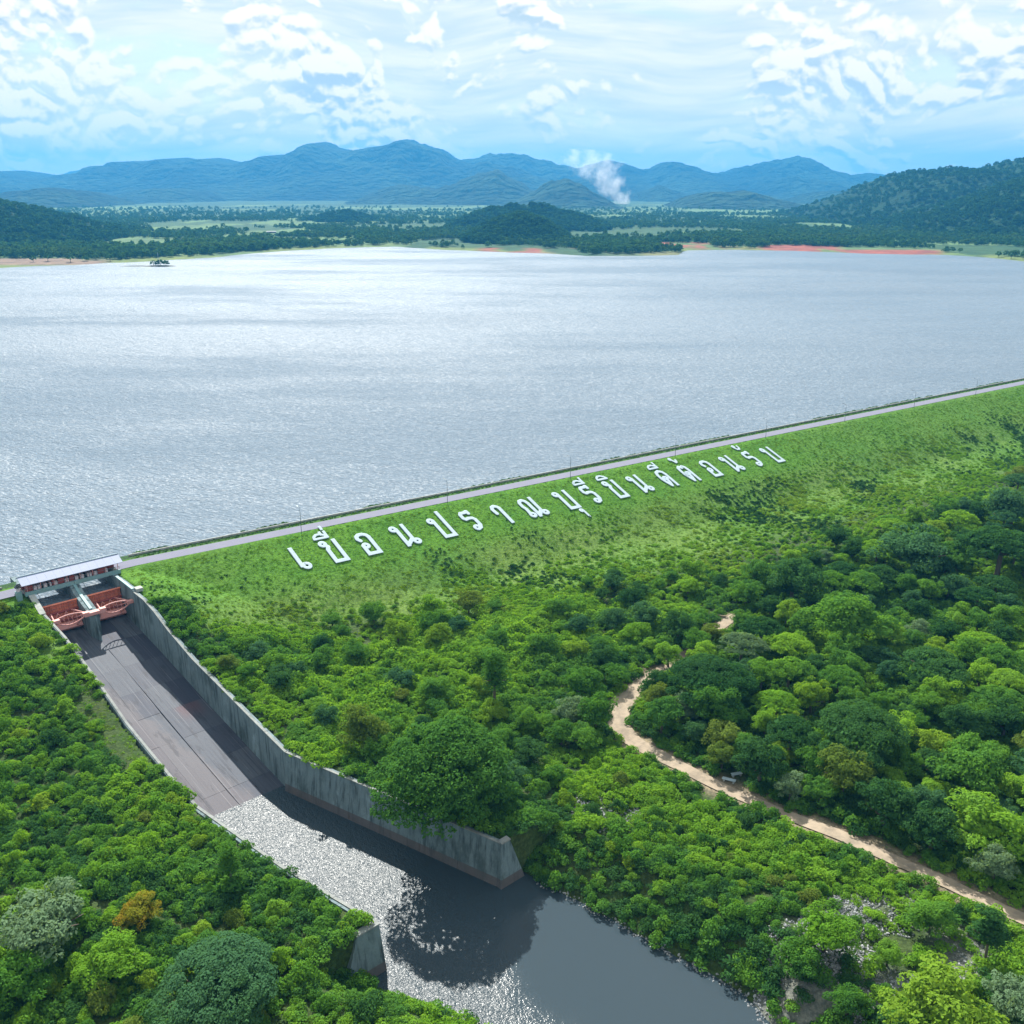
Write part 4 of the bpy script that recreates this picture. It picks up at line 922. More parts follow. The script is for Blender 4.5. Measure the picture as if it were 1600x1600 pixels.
# ------------------------------------------------------------------ scattered stuff (geometry nodes on points)
def scatter(name, pts, rot, scl, index, protos, label=None, flat=None):
    col = bpy.data.collections.new(name+'_parts')
    for i, (me_) in enumerate(protos):
        o = bpy.data.objects.new('%s_piece_%02d' % (name, i), me_); col.objects.link(o)
    me_ = bpy.data.meshes.new(name); n = len(pts); me_.vertices.add(n); me_.vertices.foreach_set('co', np.asarray(pts, np.float32).ravel())
    a_ = me_.attributes.new('rot', 'FLOAT_VECTOR', 'POINT'); a_.data.foreach_set('vector', np.asarray(rot, np.float32).ravel())
    a_ = me_.attributes.new('scl', 'FLOAT_VECTOR', 'POINT'); a_.data.foreach_set('vector', np.asarray(scl, np.float32).ravel())
    a_ = me_.attributes.new('pick', 'INT', 'POINT'); a_.data.foreach_set('value', np.asarray(index, np.int32))
    o = link(name, me_); o['kind'] = 'stuff'
    if label: o['label'] = label
    g = bpy.data.node_groups.new(name+'_nodes', 'GeometryNodeTree'); g.interface.new_socket('Geometry', in_out='INPUT', socket_type='NodeSocketGeometry'); g.interface.new_socket('Geometry', in_out='OUTPUT', socket_type='NodeSocketGeometry')
    t = NT(g); gi = t.a('NodeGroupInput'); go = t.a('NodeGroupOutput')
    ci = t.a('GeometryNodeCollectionInfo'); ci.inputs['Collection'].default_value = col; ci.inputs['Separate Children'].default_value = True; ci.inputs['Reset Children'].default_value = True
    ip = t.a('GeometryNodeInstanceOnPoints'); ip.inputs['Pick Instance'].default_value = True
    m2p = t.a('GeometryNodeMeshToPoints'); t.l.new(gi.outputs[0], m2p.inputs[0]); t.l.new(m2p.outputs[0], ip.inputs['Points'])
    t.l.new(ci.outputs[0], ip.inputs['Instance'])
    for nm, ty, so in (('pick', 'INT', 'Instance Index'), ('rot', 'FLOAT_VECTOR', 'Rotation'), ('scl', 'FLOAT_VECTOR', 'Scale')):
        na = t.a('GeometryNodeInputNamedAttribute', data_type=ty); na.inputs['Name'].default_value = nm
        oo_ = [x for x in na.outputs if x.enabled][0] if any(x.enabled for x in na.outputs) else na.outputs[0]
        t.l.new(na.outputs[0], ip.inputs[so])
    t.l.new(ip.outputs[0], go.inputs[0])
    md = o.modifiers.new('scatter', 'NODES'); md.node_group = g; return o

def bush_mesh(seed, mat, nleaf=400, leaf=.098):
    return crown_mesh('bush', LF[mat], seed, 'bush', nclump=9, nleaf=nleaf, leaf=leaf, csize=.36)
def frustum_points(n, z_guess=-13, x0=-200, x1=420, y0=95, y1=560, margin=330):
    x = rng.uniform(x0, x1, n); y = rng.uniform(y0, y1, n); g = ground(x, y, False); px, py, q = proj(x, y, g)
    k = (px > -margin) & (px < 1600+margin) & (py < 1600+margin*1.5); return x[k], y[k], g[k], px[k], py[k], q[k]
def free(x, y, g, road_m=2.2):
    a_, b_ = ab(x, y); s_, t_ = st(x, y)
    ch = (a_ < wall_r(b_)+1.3) & (a_ > wall_l(b_)-1.0) & (b_ > -25) & (b_ < 141)
    rdm = road_dist(x, y)
    head = (a_ > -30) & (a_ < 0) & (b_ < 2)
    roadc = (np.where(s_ > 0, t_, b_) < 1.0)
    bench_ = (np.abs(x-41.0) < 4.5) & (np.abs(y-159.0) < 4.5)
    return ~ch & ~bench_ & (rdm > road_m) & ~head & ~roadc & (g > POOL+.12)
def place(x, y, g, rmin, rmax, hmin, hmax, nproto, name, protos, sink=.1, tilt=.15, big=None, label=None):
    n = len(x); r_ = rng.uniform(rmin, rmax, n)
    if big is not None: r_ = r_*big
    sc_ = np.c_[r_, r_*rng.uniform(.8, 1.2, n), r_*rng.uniform(hmin, hmax, n)]
    rot = np.c_[rng.normal(0, tilt, n), rng.normal(0, tilt, n), rng.uniform(0, 6.28, n)]
    return scatter(name, np.c_[x, y, g-sink], rot, sc_, nproto if isinstance(nproto, np.ndarray) else rng.integers(0, nproto, n), protos, label)

# undergrowth everywhere below the dam
x, y, g, px, py, q = frustum_points(165000)
out_l = (px > 1680)|(px < -70)
s_, t_ = st(x, y); a_, b_ = ab(x, y); tt = np.where(s_ > 0, t_, b_)
rocky = inside(px, py, [(1185, 1600), (1185, 1530), (1215, 1440), (1290, 1405), (1420, 1405), (1560, 1480), (1560, 1530), (1420, 1565), (1330, 1600)])
rocky2 = inside(px, py, [(905, 1245), (960, 1230), (1010, 1280), (1020, 1320), (960, 1300), (900, 1280)])
dens = smooth(tt, 30+8*smooth(s_, 40, 120), 44+10*smooth(s_, 40, 120))*np.where(rocky, .2, 1)*np.where(rocky2, .35, 1)
left_b = a_ < wall_l(b_); dens = np.where(left_b & (tt > 4), .9, dens)
grassl = inside(px, py, [(130, 1060), (200, 1140), (240, 1210), (215, 1240), (140, 1150), (110, 1090)]); dens = np.where(grassl, .05, dens)
q_near = np.where((s_ > -3) & (tt > 3) & (a_ < 9+wall_r(b_)) & (b_ > 24), .8, 0); dens = np.maximum(dens, q_near)
k = free(x, y, g, 2.6) & (rng.random(len(x)) < dens*np.clip(250/q, .35, 1))
mound = .7+.9*fbm(x[k]*.11, y[k]*.11, 3, 77)
lowz = smooth(tt[k], 62+16*smooth(s_[k], 90, 140), 40+14*smooth(s_[k], 90, 140))*smooth(s_[k], 20, 70)*(~left_b[k]); mound = mound*(1-.5*lowz)
upr = [bush_mesh(200+i, 'under') for i in range(5)]+[bush_mesh(210, 'bright'), bush_mesh(211, 'mid'), bush_mesh(212, 'dark'), bush_mesh(213, 'slope'), bush_mesh(214, 'slope')]
nk = int(k.sum()); sp_ = fbm(x[k]*.05+3, y[k]*.05, 3, 63)+rng.normal(0, .03, nk)
idx_ = np.where(rng.random(nk) < lowz*.85, rng.integers(8, 10, nk), np.where(sp_ > .58, 5, np.where(sp_ < .42, rng.integers(6, 8, nk), rng.integers(0, 5, nk))))
thick_ = smooth(s_[k], 8, 25)*smooth(s_[k], 130, 100)*smooth(tt[k], 32, 46)*smooth(tt[k], 100, 80)*(~left_b[k]); mound = mound*(1+.45*thick_*(mound > 1.1))*np.where(out_l[k] & (g[k] < -8), 2.2, 1)
place(x[k], y[k], g[k], .7, 2.1, .7, 1.35, idx_, 'undergrowth', upr, big=mound)
print('undergrowth', k.sum())
# scrub on the dam slope, taller and denser towards the toe
x, y, g, px, py, q = frustum_points(210000, x0=-110, x1=420, y0=150, y1=560)
s_, t_ = st(x, y); a_, b_ = ab(x, y)
mownp = smooth(t_, 23, 16)*smooth(s_, 28, 38)*smooth(s_, 262, 250)
n_ = fbm(x*.07, y*.07, 4, 55)
dens = np.where((s_ > 0) & (t_ > 1.5) & (t_ < 36+26*smooth(s_, 40, 100)), 1, 0)*(1-mownp*.985)*np.clip((n_-.40)*4.5, .10, 1)*np.clip((t_-3)/22, .10, 1)
k = free(x, y, g, 2.6) & (rng.random(len(x)) < dens*.75)
big = np.clip(.45+(t_[k]-6)/38, .4, 1.3)*(.6+.9*fbm(x[k]*.16, y[k]*.16, 3, 5))
spr = [bush_mesh(230+i, 'slope', 300, .11) for i in range(4)]+[bush_mesh(236, 'bright', 300, .11), bush_mesh(237, 'mid', 300, .11), bush_mesh(238, 'yellow', 300, .11), bush_mesh(239, 'dark', 300, .11)]
sp_ = fbm(x[k]*.045+9, y[k]*.045, 3, 61)+rng.normal(0, .035, int(k.sum())); si_ = np.where(sp_ > .60, 6, np.where(sp_ < .40, 7, np.where(rng.random(len(sp_)) < .3, rng.integers(4, 6, len(sp_)), rng.integers(0, 4, len(sp_)))))
place(x[k], y[k], g[k], .45, 1.05, .6, 1.1, si_, 'slope_scrub', spr, big=big)
print('scrub', k.sum())
# grass on the slope and along verges
def tuft(seed, mat):
    rs = np.random.default_rng(seed); n = 42; c_ = rs.normal(0, .38, (n, 3)); c_[:, 2] = rs.uniform(.05, .25, n)
    nr = rs.normal(size=(n, 3))*[1, 1, .5]+[0, 0, .5]; nr /= np.linalg.norm(nr, axis=1)[:, None]
    V, F = leaves(c_, nr, .22, .2, rs, .35); me_ = mesh_from('tuft', V, F); me_.materials.append(LF[mat]); return me_
x, y, g, px, py, q = frustum_points(240000, x0=-160, x1=420, y0=110, y1=560)
s_, t_ = st(x, y); a_, b_ = ab(x, y); tt = np.where(s_ > 0, t_, b_)
letter = (t_ > 3) & (t_ < 15.5) & (s_ > 41) & (s_ < 242)
dens = np.where((tt > .6) & (tt < 34+20*smooth(s_, 40, 100)) & (s_ > 0), .85, 0)
gl2 = inside(px, py, [(120, 1040), (200, 1140), (250, 1220), (215, 1240), (140, 1150), (100, 1080)]); dens = np.where(gl2, .9, dens)
rd_ = road_dist(x, y); dens = np.where((rd_ > 1.8) & (rd_ < 5.5), .4, dens)
k = free(x, y, g, 2.0) & (rng.random(len(x)) < dens)
hsc = np.where(letter[k], .45, 1.0)
n = int(k.sum()); r_ = rng.uniform(.45, .95, n)
scatter('grass', np.c_[x[k], y[k], g[k]-.03], np.c_[np.zeros(n), np.zeros(n), rng.uniform(0, 6.28, n)], np.c_[r_, r_, r_*hsc*rng.uniform(.35, .75, n)], rng.integers(0, 3, n), [tuft(i, 'grass') for i in range(3)])
print('grass', n)
# low growth between the road and the parapet and on the lake edge
n = 5200; s_ = rng.uniform(4, 560, n); t_ = np.where(rng.random(n) < .72, rng.uniform(-8.0, -5.9, n), rng.uniform(-10.0, -8.9, n))
k = (t_ > -8.1) | (fbm(s_*.05, s_*0, 3, 8) > .5); s_, t_ = s_[k], t_[k]; P = O+np.outer(s_, E1)+np.outer(t_, N1)
r_ = np.where(t_ > -8.1, rng.uniform(.2, .4, len(s_)), rng.uniform(.45, 1.2, len(s_)))
scatter('verge_growth', np.c_[P, np.where(t_ > -8.1, 0, -.2)], np.c_[np.zeros(len(s_)), np.zeros(len(s_)), rng.uniform(0, 6.28, len(s_))], np.c_[r_, r_, r_*.8], rng.integers(0, 3, len(s_)), [bush_mesh(260, 'dark', 120, .17), bush_mesh(261, 'mid', 120, .17), bush_mesh(262, 'dark', 120, .17)])
# grey riprap
def rock(seed):
    rs = np.random.default_rng(seed); bm = bmesh.new(); bmesh.ops.create_icosphere(bm, subdivisions=1, radius=1)
    for v in bm.verts: v.co = Vector(v.co)*rs.uniform(.7, 1.15); v.co.z *= .65
    me_ = bpy.data.meshes.new('rock'); bm.to_mesh(me_); bm.free(); me_.materials.append(M['stone']); return me_
x, y, g, px, py, q = frustum_points(150000, x0=-5, x1=110, y0=95, y1=180)
rocky = inside(px, py, [(1175, 1610), (1178, 1520), (1205, 1440), (1290, 1400), (1420, 1400), (1570, 1480), (1570, 1530), (1430, 1570), (1345, 1610)])
rocky2 = inside(px, py, [(890, 1250), (960, 1225), (1030, 1290), (1030, 1330), (960, 1310), (890, 1285)])
s_, t_ = st(x, y); rb_ = (s_-np.interp(t_, BRt, BRs)); edge2 = (rb_ > -.6) & (rb_ < 1.0) & (t_ > 139)
dens = np.where(rocky, np.clip((fbm(x*.12, y*.12, 3, 91)-.42)*3.5, 0, .75), 0)+np.where(rocky2, .22, 0)+np.where(edge2, .25, 0)
k = (road_dist(x, y) > 2.6) & (rng.random(len(x)) < dens); n = int(k.sum()); r_ = rng.uniform(.09, .32, n)
scatter('riprap', np.c_[x[k], y[k], np.maximum(g[k], POOL-.1)+.05], rng.uniform(0, 6.28, (n, 3)), np.c_[r_, r_, r_], rng.integers(0, 4, n), [rock(i) for i in range(4)])
print('rocks', n)

# two white concrete benches by the track
for (bx_, by_, rz, ln, lab) in ((1139, 1218, -.45, 2.6, 'long white concrete bench nearest the dirt road'), (1151, 1209, .28, 2.2, 'white concrete bench under the dark tree, set back from the road')):
    cx, cy = ray(bx_, by_, -13.5)
    for _ in range(4): cx, cy = ray(bx_, by_, float(ground(np.array([cx]), np.array([cy]))[0])+.5)
    g0 = float(ground(np.array([cx]), np.array([cy]))[0])
    rt = thing('bench', (cx, cy, g0), lab, 'bench', None, rz)
    mb = MB(); mb.hexa([(-ln/2, -.4, .5), (ln/2, -.4, .5), (ln/2, .4, .5), (-ln/2, .4, .5), (-ln/2, -.4, .62), (ln/2, -.4, .62), (ln/2, .4, .62), (-ln/2, .4, .62)])
    link('seat', mesh_from('seat', mb.V, mb.F), M['white'], rt)
    for sx in (-ln*.36, ln*.36):
        mb = MB(); mb.hexa([(sx-.15, -.3, 0), (sx+.15, -.3, 0), (sx+.15, .3, 0), (sx-.15, .3, 0), (sx-.15, -.3, .497), (sx+.15, -.3, .497), (sx+.15, .3, .497), (sx-.15, .3, .497)])
        link('leg', mesh_from('leg', mb.V, mb.F), M['conc_light'], rt)

# ------------------------------------------------------------------ the far side of the lake
SHORE = [(-600, 432), (-200, 424), (0, 418), (60, 415), (140, 413), (230, 408), (330, 402), (420, 394), (520, 388), (620, 385), (650, 388), (700, 391), (760, 393), (850, 396), (920, 400), (1000, 400), (1062, 398), (1070, 391), (1150, 390), (1250, 392), (1350, 396), (1480, 398), (1540, 402), (1600, 408), (1800, 413), (2300, 425)]
SU, SD = [], []
for p in SHORE: x_, y_ = ray(*p, LAKE); SU.append(x_/y_); SD.append(y_)
SU, SD = np.array(SU), np.array(SD)
def shore(u): return np.interp(u, SU, SD)
us = np.linspace(-1.5, 1.5, 620); ds = np.concatenate([np.linspace(1000, 2100, 100), np.geomspace(2115, 16000, 90)])
U, Dd = np.meshgrid(us, ds, indexing='ij'); VX, VY = U*Dd, Dd
def valley(x, y):
    u = x/y; e_ = y-shore(u); n_ = fbm(x*.004, y*.004, 4, 12)-.5; n2_ = fbm(x*.02, y*.02, 3, 15)-.5
    e_ = e_+n2_*26
    return LAKE+np.where(e_ < 0, np.maximum(e_*.03, -9), np.minimum(e_*.035, 2.2)+smooth(e_, 60, 900)*(3+n_*8)+smooth(e_, 40, 100)*n2_*1.5)
VZ = valley(VX, VY)
vpx, vpy, _ = proj(VX, VY, VZ); e_ = VY-shore(U)
f1 = fbm(VX*.003, VY*.0016, 3, 41); f2 = fbm(VX*.012, VY*.006, 3, 42)
cell = vnoise(np.floor(VX/170)+.5, np.floor(VY/330+VX/900)+.5, 43)
cg = np.stack([.020+.025*cell+.02*f2, .065+.04*cell+.02*f2, .03+.015*cell], -1)
light_ = ((cell > .48) & (f1 > .38) & (VY < 5200))[..., None]; cg = np.where(light_, np.array([.12, .20, .075])*(.6+.6*f2[..., None]), cg)
bank = (smooth(e_, 70, 25)*smooth(f2, .3, .5))[..., None]; cg = cg*(1-bank)+np.array([.14, .18, .05])*bank
def soilpatch(x0, x1, y0, y1, soft=6):
    return smooth(vpx, x0-25, x0+10)*smooth(vpx, x1+25, x1-10)*smooth(vpy, y0-2, y0+1)*smooth(vpy, y1+2.5, y1-.5)
red = soilpatch(760, 905, 388, 396)*.9+soilpatch(1030, 1100, 379, 386)+soilpatch(1095, 1200, 384, 389)*.5+soilpatch(1205, 1300, 383, 392)+soilpatch(1290, 1460, 391, 397)
red = np.clip(red*smooth(f2+fbm(VX*.03, VY*.012, 3, 66)*.8, .62, .9)*1.3, 0, 1)[..., None]
cg = cg*(1-red)+np.array([.27, .085, .06])*red
brn = np.clip(soilpatch(-400, 160, 404, 413)+soilpatch(830, 1060, 393, 401)*.35, 0, 1)*smooth(f2, .25, .5); brn = brn[..., None]; cg = cg*(1-brn)+np.array([.22, .15, .11])*brn
mv_, t, out = newmat('valley_land'); vc = t.a('ShaderNodeVertexColor', layer_name='tint').outputs[0]; pos = t.a('ShaderNodeNewGeometry').outputs['Position']
c = t.mix(t.step(t.noise(pos, .035, 6, .7), .35, .65), t.mix(1.0, vc, (.6, .65, .7), 'MULTIPLY'), vc)
b = t.a('ShaderNodeBsdfPrincipled', {'Base Color': c, 'Roughness': .95, 'Specular IOR Level': .1}); t.set(b, 'Normal', t.a('ShaderNodeBump', {'Height': t.noise(pos, .06, 5, .7), 'Distance': 6.0, 'Strength': .6}).outputs[0]); t.l.new(b.outputs[0], out.inputs[0])
a1_, b1_ = U.shape; idx = np.arange(a1_*b1_).reshape(a1_, b1_); VF = np.stack([idx[:-1, :-1], idx[1:, :-1], idx[1:, 1:], idx[:-1, 1:]], -1).reshape(-1, 4)
o = link('valley_floor', mesh_from('valley_floor', np.c_[VX.ravel(), VY.ravel(), VZ.ravel()], VF, True, {'tint': cg.reshape(-1, 3)}), mv_); o['kind'] = 'structure'

def hillmat(name, c0, c1, sc_, bdist):
    m, t, out = newmat(name); pos = t.a('ShaderNodeNewGeometry').outputs['Position']
    c = t.mix(t.step(t.noise(pos, sc_*.12, 6, .65), .35, .65), c0, c1)
    vr = t.a('ShaderNodeTexVoronoi', {'Vector': pos, 'Scale': sc_}); c = t.mix(t.math('MULTIPLY', t.step(vr.outputs[0], .25, .8), .3), c, tuple(x*.35 for x in c0))
    b = t.a('ShaderNodeBsdfPrincipled', {'Base Color': c, 'Roughness': 1.0, 'Specular IOR Level': .05})
    h = t.math('ADD', t.math('MULTIPLY', vr.outputs[0], -1.0), t.math('MULTIPLY', t.noise(pos, sc_*.3, 5, .7), 2.2))
    t.set(b, 'Normal', t.a('ShaderNodeBump', {'Height': h, 'Distance': bdist, 'Strength': .9}).outputs[0]); t.l.new(b.outputs[0], out.inputs[0]); return m
HM_near = hillmat('hill_woods_near', (.009, .030, .014), (.018, .050, .018), .085, 5.0)
HM_far = hillmat('hill_woods_far', (.006, .022, .014), (.026, .056, .028), .016, 40.0)
HILLS = []
def ridge(name, prof_, dist, wf, wb, seed, mat, nu=420, nd=64, spur=.30, bend=0.0, step_=120):
    pu, ph = [], []
    for (px_, py_) in prof_: X_, Y_, Z_ = at_dist(px_, py_, dist); pu.append(X_/Y_); ph.append(Z_)
    pu, ph = np.array(pu), np.array(ph)
    us_ = np.linspace(pu[0], pu[-1], nu); hh = np.interp(us_, pu, ph)
    hh = np.convolve(np.pad(hh, 2, 'edge'), [.1, .2, .4, .2, .1], 'valid')
    hh = hh+(fbm(us_*90, us_*0+seed, 4, seed)-.5)*dist*.0055*smooth(hh, 20, 90)
    vs = np.r_[-np.linspace(1, 0, int(nd*.68))**1.0, np.linspace(0, 1, nd-int(nd*.68))[1:]]
    Ug, Vg = np.meshgrid(us_, vs, indexing='ij'); Hh = hh[:, None]
    Dg = dist+np.where(Vg < 0, Vg*wf, Vg*wb); Xg = Ug*dist*(1+.25*(Dg/dist-1)); Yg = Dg
    # spurs and gullies run down from the crest
    sp = np.abs(2*fbm(Ug*dist*.0011*900/max(wf, 300)+Vg*.35, Vg*.7+seed, 4, seed)-1)
    fine = fbm(Xg*.006, Yg*.006, 5, seed+5)-.5
    av = np.abs(Vg); fall = (1-smooth(av, 0, 1))*(1-.25*av)
    z = LAKE+ (Hh-LAKE)*np.clip(fall-(sp-.35)*spur*2.2*np.minimum(av*4, 1)*(1-av)*1.6, 0, None)
    z = z+fine*(Hh-LAKE)*.5*np.minimum(av*6, 1)*(1-av)
    z = z+(fbm(Xg*.05, Yg*.05, 3, seed+9)-.5)*min(dist*.003, 9)*(fall > .05)
    z = np.minimum(z, LAKE+(Hh-LAKE)*(1-.30*av)+2)
    z = np.where(av > .97, -12, z)
    n0, n1_ = Ug.shape; ii = np.arange(n0*n1_).reshape(n0, n1_); F = np.stack([ii[:-1, :-1], ii[1:, :-1], ii[1:, 1:], ii[:-1, 1:]], -1).reshape(-1, 4)
    o = link(name, mesh_from(name, np.c_[Xg.ravel(), Yg.ravel(), z.ravel()], F, True), mat); o['kind'] = 'structure'
    HILLS.append((Xg, Yg, z)); return o
R1 = [(-700, 300), (-300, 268), (-100, 280), (0, 272), (30, 266), (60, 269), (90, 275), (130, 277), (160, 268), (200, 256), (240, 250), (275, 254), (296, 245), (320, 252), (345, 247), (400, 257), (430, 247), (480, 239), (508, 221), (530, 228), (560, 236), (600, 228), (640, 218), (665, 226), (700, 238), (720, 249), (775, 240), (830, 244), (880, 258), (905, 261), (950, 250), (975, 256), (1000, 266), (1045, 250), (1065, 256), (1100, 268), (1125, 271), (1165, 262), (1200, 252), (1246, 243), (1270, 250), (1300, 263), (1330, 273), (1370, 270), (1395, 277), (1500, 292), (1700, 280), (1900, 300), (2400, 280)]
ridge('mountain_range', R1, 9000, 2600, 2200, 3, HM_far, 900, 80, .42)
for pr, dd_, sd_ in (([(-120, 318), (-40, 290), (20, 285), (70, 293), (130, 288), (190, 300), (240, 322)], 7600, 51), ([(230, 322), (290, 296), (345, 276), (390, 284), (440, 300), (500, 322)], 7900, 52), ([(400, 322), (450, 292), (500, 268), (540, 262), (580, 280), (630, 300), (680, 322)], 7700, 53), ([(560, 322), (620, 290), (670, 262), (710, 268), (750, 292), (800, 320)], 8000, 54), ([(820, 322), (860, 290), (905, 275), (960, 285), (1010, 300), (1060, 322)], 7800, 55), ([(1120, 322), (1180, 292), (1230, 274), (1290, 284), (1350, 300), (1430, 322)], 7600, 56)):
    ridge('mountain_spur', pr, dd_, 1000, 900, sd_, HM_far, 200, 44, .5)
ridge('distant_peak', [(60, 300), (100, 272), (130, 261), (160, 268), (230, 300)], 12500, 900, 900, 8, HM_far, 60, 30)
ridge('foothills', [(-300, 320), (-120, 296), (-40, 308), (0, 305), (40, 297), (90, 294), (130, 300), (180, 314), (240, 332)], 5200, 900, 900, 11, HM_far, 220, 50, .35)
ridge('foothills', [(100, 322), (200, 300), (280, 292), (330, 300), (380, 322)], 6600, 900, 900, 13, HM_far, 160, 50, .35)
ridge('foothills', [(480, 330), (560, 312), (590, 297), (640, 289), (690, 296), (720, 282), (775, 265), (805, 282), (840, 300), (900, 330)], 6200, 1300, 900, 17, HM_far, 260, 56, .4)
ridge('foothills', [(780, 330), (830, 300), (860, 283), (882, 278), (905, 285), (935, 305), (965, 322), (1020, 322), (1060, 332)], 5000, 800, 600, 19, HM_far, 180, 46, .3)
ridge('foothills', [(980, 330), (1000, 300), (1030, 290), (1060, 300), (1090, 322)], 6800, 800, 600, 20, HM_far, 120, 40, .3)
ridge('foothills', [(1030, 332), (1060, 312), (1095, 301), (1140, 302), (1160, 297), (1190, 306), (1230, 316), (1280, 332)], 4800, 700, 600, 23, HM_far, 180, 46, .3)
ridge('foothills', [(1200, 330), (1250, 306), (1300, 296), (1335, 300), (1400, 322)], 6000, 700, 600, 25, HM_far, 160, 46, .3)
ridge('hillock', [(470, 346), (495, 341), (520, 332), (545, 331), (575, 338), (605, 350)], 2900, 180, 180, 29, HM_near, 100, 36, .2)
ridge('hillock', [(625, 352), (650, 347), (680, 348), (700, 354)], 3000, 120, 120, 30, HM_near, 60, 24, .2)
ridge('wooded_hill', [(680, 362), (720, 345), (760, 328), (800, 320), (850, 322), (900, 336), (950, 354)], 2450, 330, 260, 31, HM_near, 160, 46, .25)
ridge('wooded_hill', [(700, 385), (735, 366), (770, 350), (812, 338), (845, 346), (875, 364), (905, 382)], 1900, 200, 180, 33, HM_near, 140, 44, .25)
ridge('wooded_hill', [(1170, 366), (1230, 352), (1290, 327), (1330, 311), (1380, 286), (1420, 269), (1480, 267), (1530, 268), (1570, 258), (1600, 251), (1700, 236), (1850, 230), (2100, 260), (2400, 300)], 3000, 900, 900, 37, HM_near, 420, 70, .4)
ridge('wooded_hill', [(1330, 372), (1400, 352), (1480, 326), (1540, 306), (1600, 286), (1700, 262), (1900, 260), (2200, 300)], 2250, 520, 500, 41, HM_near, 300, 56, .35)
ridge('wooded_hill', [(-700, 290), (-300, 300), (-60, 312), (0, 321), (45, 334), (95, 345), (150, 360), (220, 374), (290, 384)], 1950, 480, 420, 43, HM_near, 260, 54, .3)

# woods on the near hills, belts of trees on the flats
def far_tree(seed, mat, n=70):
    rs = np.random.default_rng(seed); d = rs.normal(size=(n, 3)); d /= np.linalg.norm(d, axis=1)[:, None]; d[:, 2] = np.abs(d[:, 2])
    P = d*rs.uniform(.75, 1.05, (n, 1))*[1, 1, 1.1]+[0, 0, .5]; V, F = leaves(P, d*.6+[0, 0, .5], .3, .35, rs, .8); me_ = mesh_from('far_tree', V, F); me_.materials.append(LF[mat]); return me_
FT = [far_tree(i, 'far') for i in range(4)]; FH = [far_tree(i, 'hill') for i in range(4)]
pts = []
for (Xg, Yg, z), cnt in zip(HILLS[-7:], (900, 250, 3000, 3600, 12000, 9000, 8000)):
    n0, n1_ = Xg.shape; i = rng.uniform(0, n0-1.01, cnt); j = rng.uniform(0, n1_-1.01, cnt); i0, j0 = i.astype(int), j.astype(int); fi, fj = i-i0, j-j0
    def bl(A): return (A[i0, j0]*(1-fi)+A[i0+1, j0]*fi)*(1-fj)+(A[i0, j0+1]*(1-fi)+A[i0+1, j0+1]*fi)*fj
    p = np.c_[bl(Xg), bl(Yg), bl(z)]; a_, b_, _ = proj(p[:, 0], p[:, 1], p[:, 2]); pts.append(p[(p[:, 2] > 0) & (a_ > -150) & (a_ < 1750)])
p = np.concatenate(pts); n = len(p); r_ = rng.uniform(3.2, 7.0, n)
scatter('hill_woods', p-[0, 0, 1.5], np.c_[np.zeros(n), np.zeros(n), rng.uniform(0, 6.28, n)], np.c_[r_, r_, r_*rng.uniform(.8, 1.3, n)], rng.integers(0, 4, n), FH)
n = 150000; px_ = rng.uniform(-60, 1660, n); py_ = rng.uniform(324, 418, n); X_, Y_ = ray(px_, py_, 0.0); Z_ = valley(X_, Y_); e_ = Y_-shore(X_/Y_)
belt = fbm(X_*.004, Y_*.0045, 4, 71); row = vnoise(np.floor(X_/170)+.5, np.floor(Y_/330+X_/900)+.5, 44)
noz = inside(px_, py_, [(1200, 382), (1470, 388), (1470, 399), (1200, 392)])|inside(px_, py_, [(1030, 378), (1110, 379), (1110, 388), (1030, 388)])|inside(px_, py_, [(755, 386), (900, 387), (900, 396), (755, 396)])
dn = smooth(belt, .41, .53)*.95+(row > .7)*.6+smooth(e_, 60, 30)*0; dn = dn*smooth(e_, 22, 60)*(~noz)*smooth(Y_, 5500, 2500)
k = (rng.random(n) < dn*.32) & (e_ > 18); X_, Y_, Z_ = X_[k], Y_[k], Z_[k]; n = len(X_); r_ = rng.uniform(2.6, 5.5, n)
scatter('valley_woods', np.c_[X_, Y_, Z_-.5], np.c_[np.zeros(n), np.zeros(n), rng.uniform(0, 6.28, n)], np.c_[r_, r_, r_*rng.uniform(.9, 1.7, n)], rng.integers(0, 4, n), FT)
print('far trees', len(p), n)
# single trees standing along the far shore
sh_tr = [(52, 408), (75, 407), (110, 408), (150, 405), (172, 406), (200, 403), (222, 402), (245, 400), (270, 398), (292, 397), (330, 394), (352, 393), (385, 390), (410, 388), (440, 386), (475, 384), (505, 383), (560, 381), (935, 393), (960, 392), (985, 394), (1005, 393), (1025, 392), (1560, 400), (1580, 402), (1500, 394)]
ft_t = trunk_mesh(3, 'round')
ORD = 'first second third fourth fifth sixth seventh eighth ninth tenth eleventh twelfth thirteenth fourteenth fifteenth sixteenth seventeenth eighteenth'.split()
cnt_ = {}
for i, (a_, b_) in enumerate(sorted(sh_tr)):
    X_, Y_ = ray(a_, b_, -1.0); Z_ = float(valley(np.array([X_]), np.array([Y_]))[0]); r_ = random.uniform(3.5, 5.5)
    side = 'left' if a_ < 600 else ('middle' if a_ < 1100 else 'right')
    rt = thing('shore_tree', (X_, Y_, Z_), 'small dark tree on the far %s shore of the lake, %s counted from the left' % (side, ORD[cnt_.setdefault(side, 0)]), 'tree', 'trees standing along the far %s shore' % side, random.uniform(0, 6))
    cnt_[side] += 1
    q_ = link('trunk', ft_t, None, rt, (0, 0, r_*.3)); q_.scale = (r_,)*3
    q_ = link('crown', FT[i % 4], None, rt, (0, 0, r_*.3)); q_.scale = (r_, r_, r_*1.2)

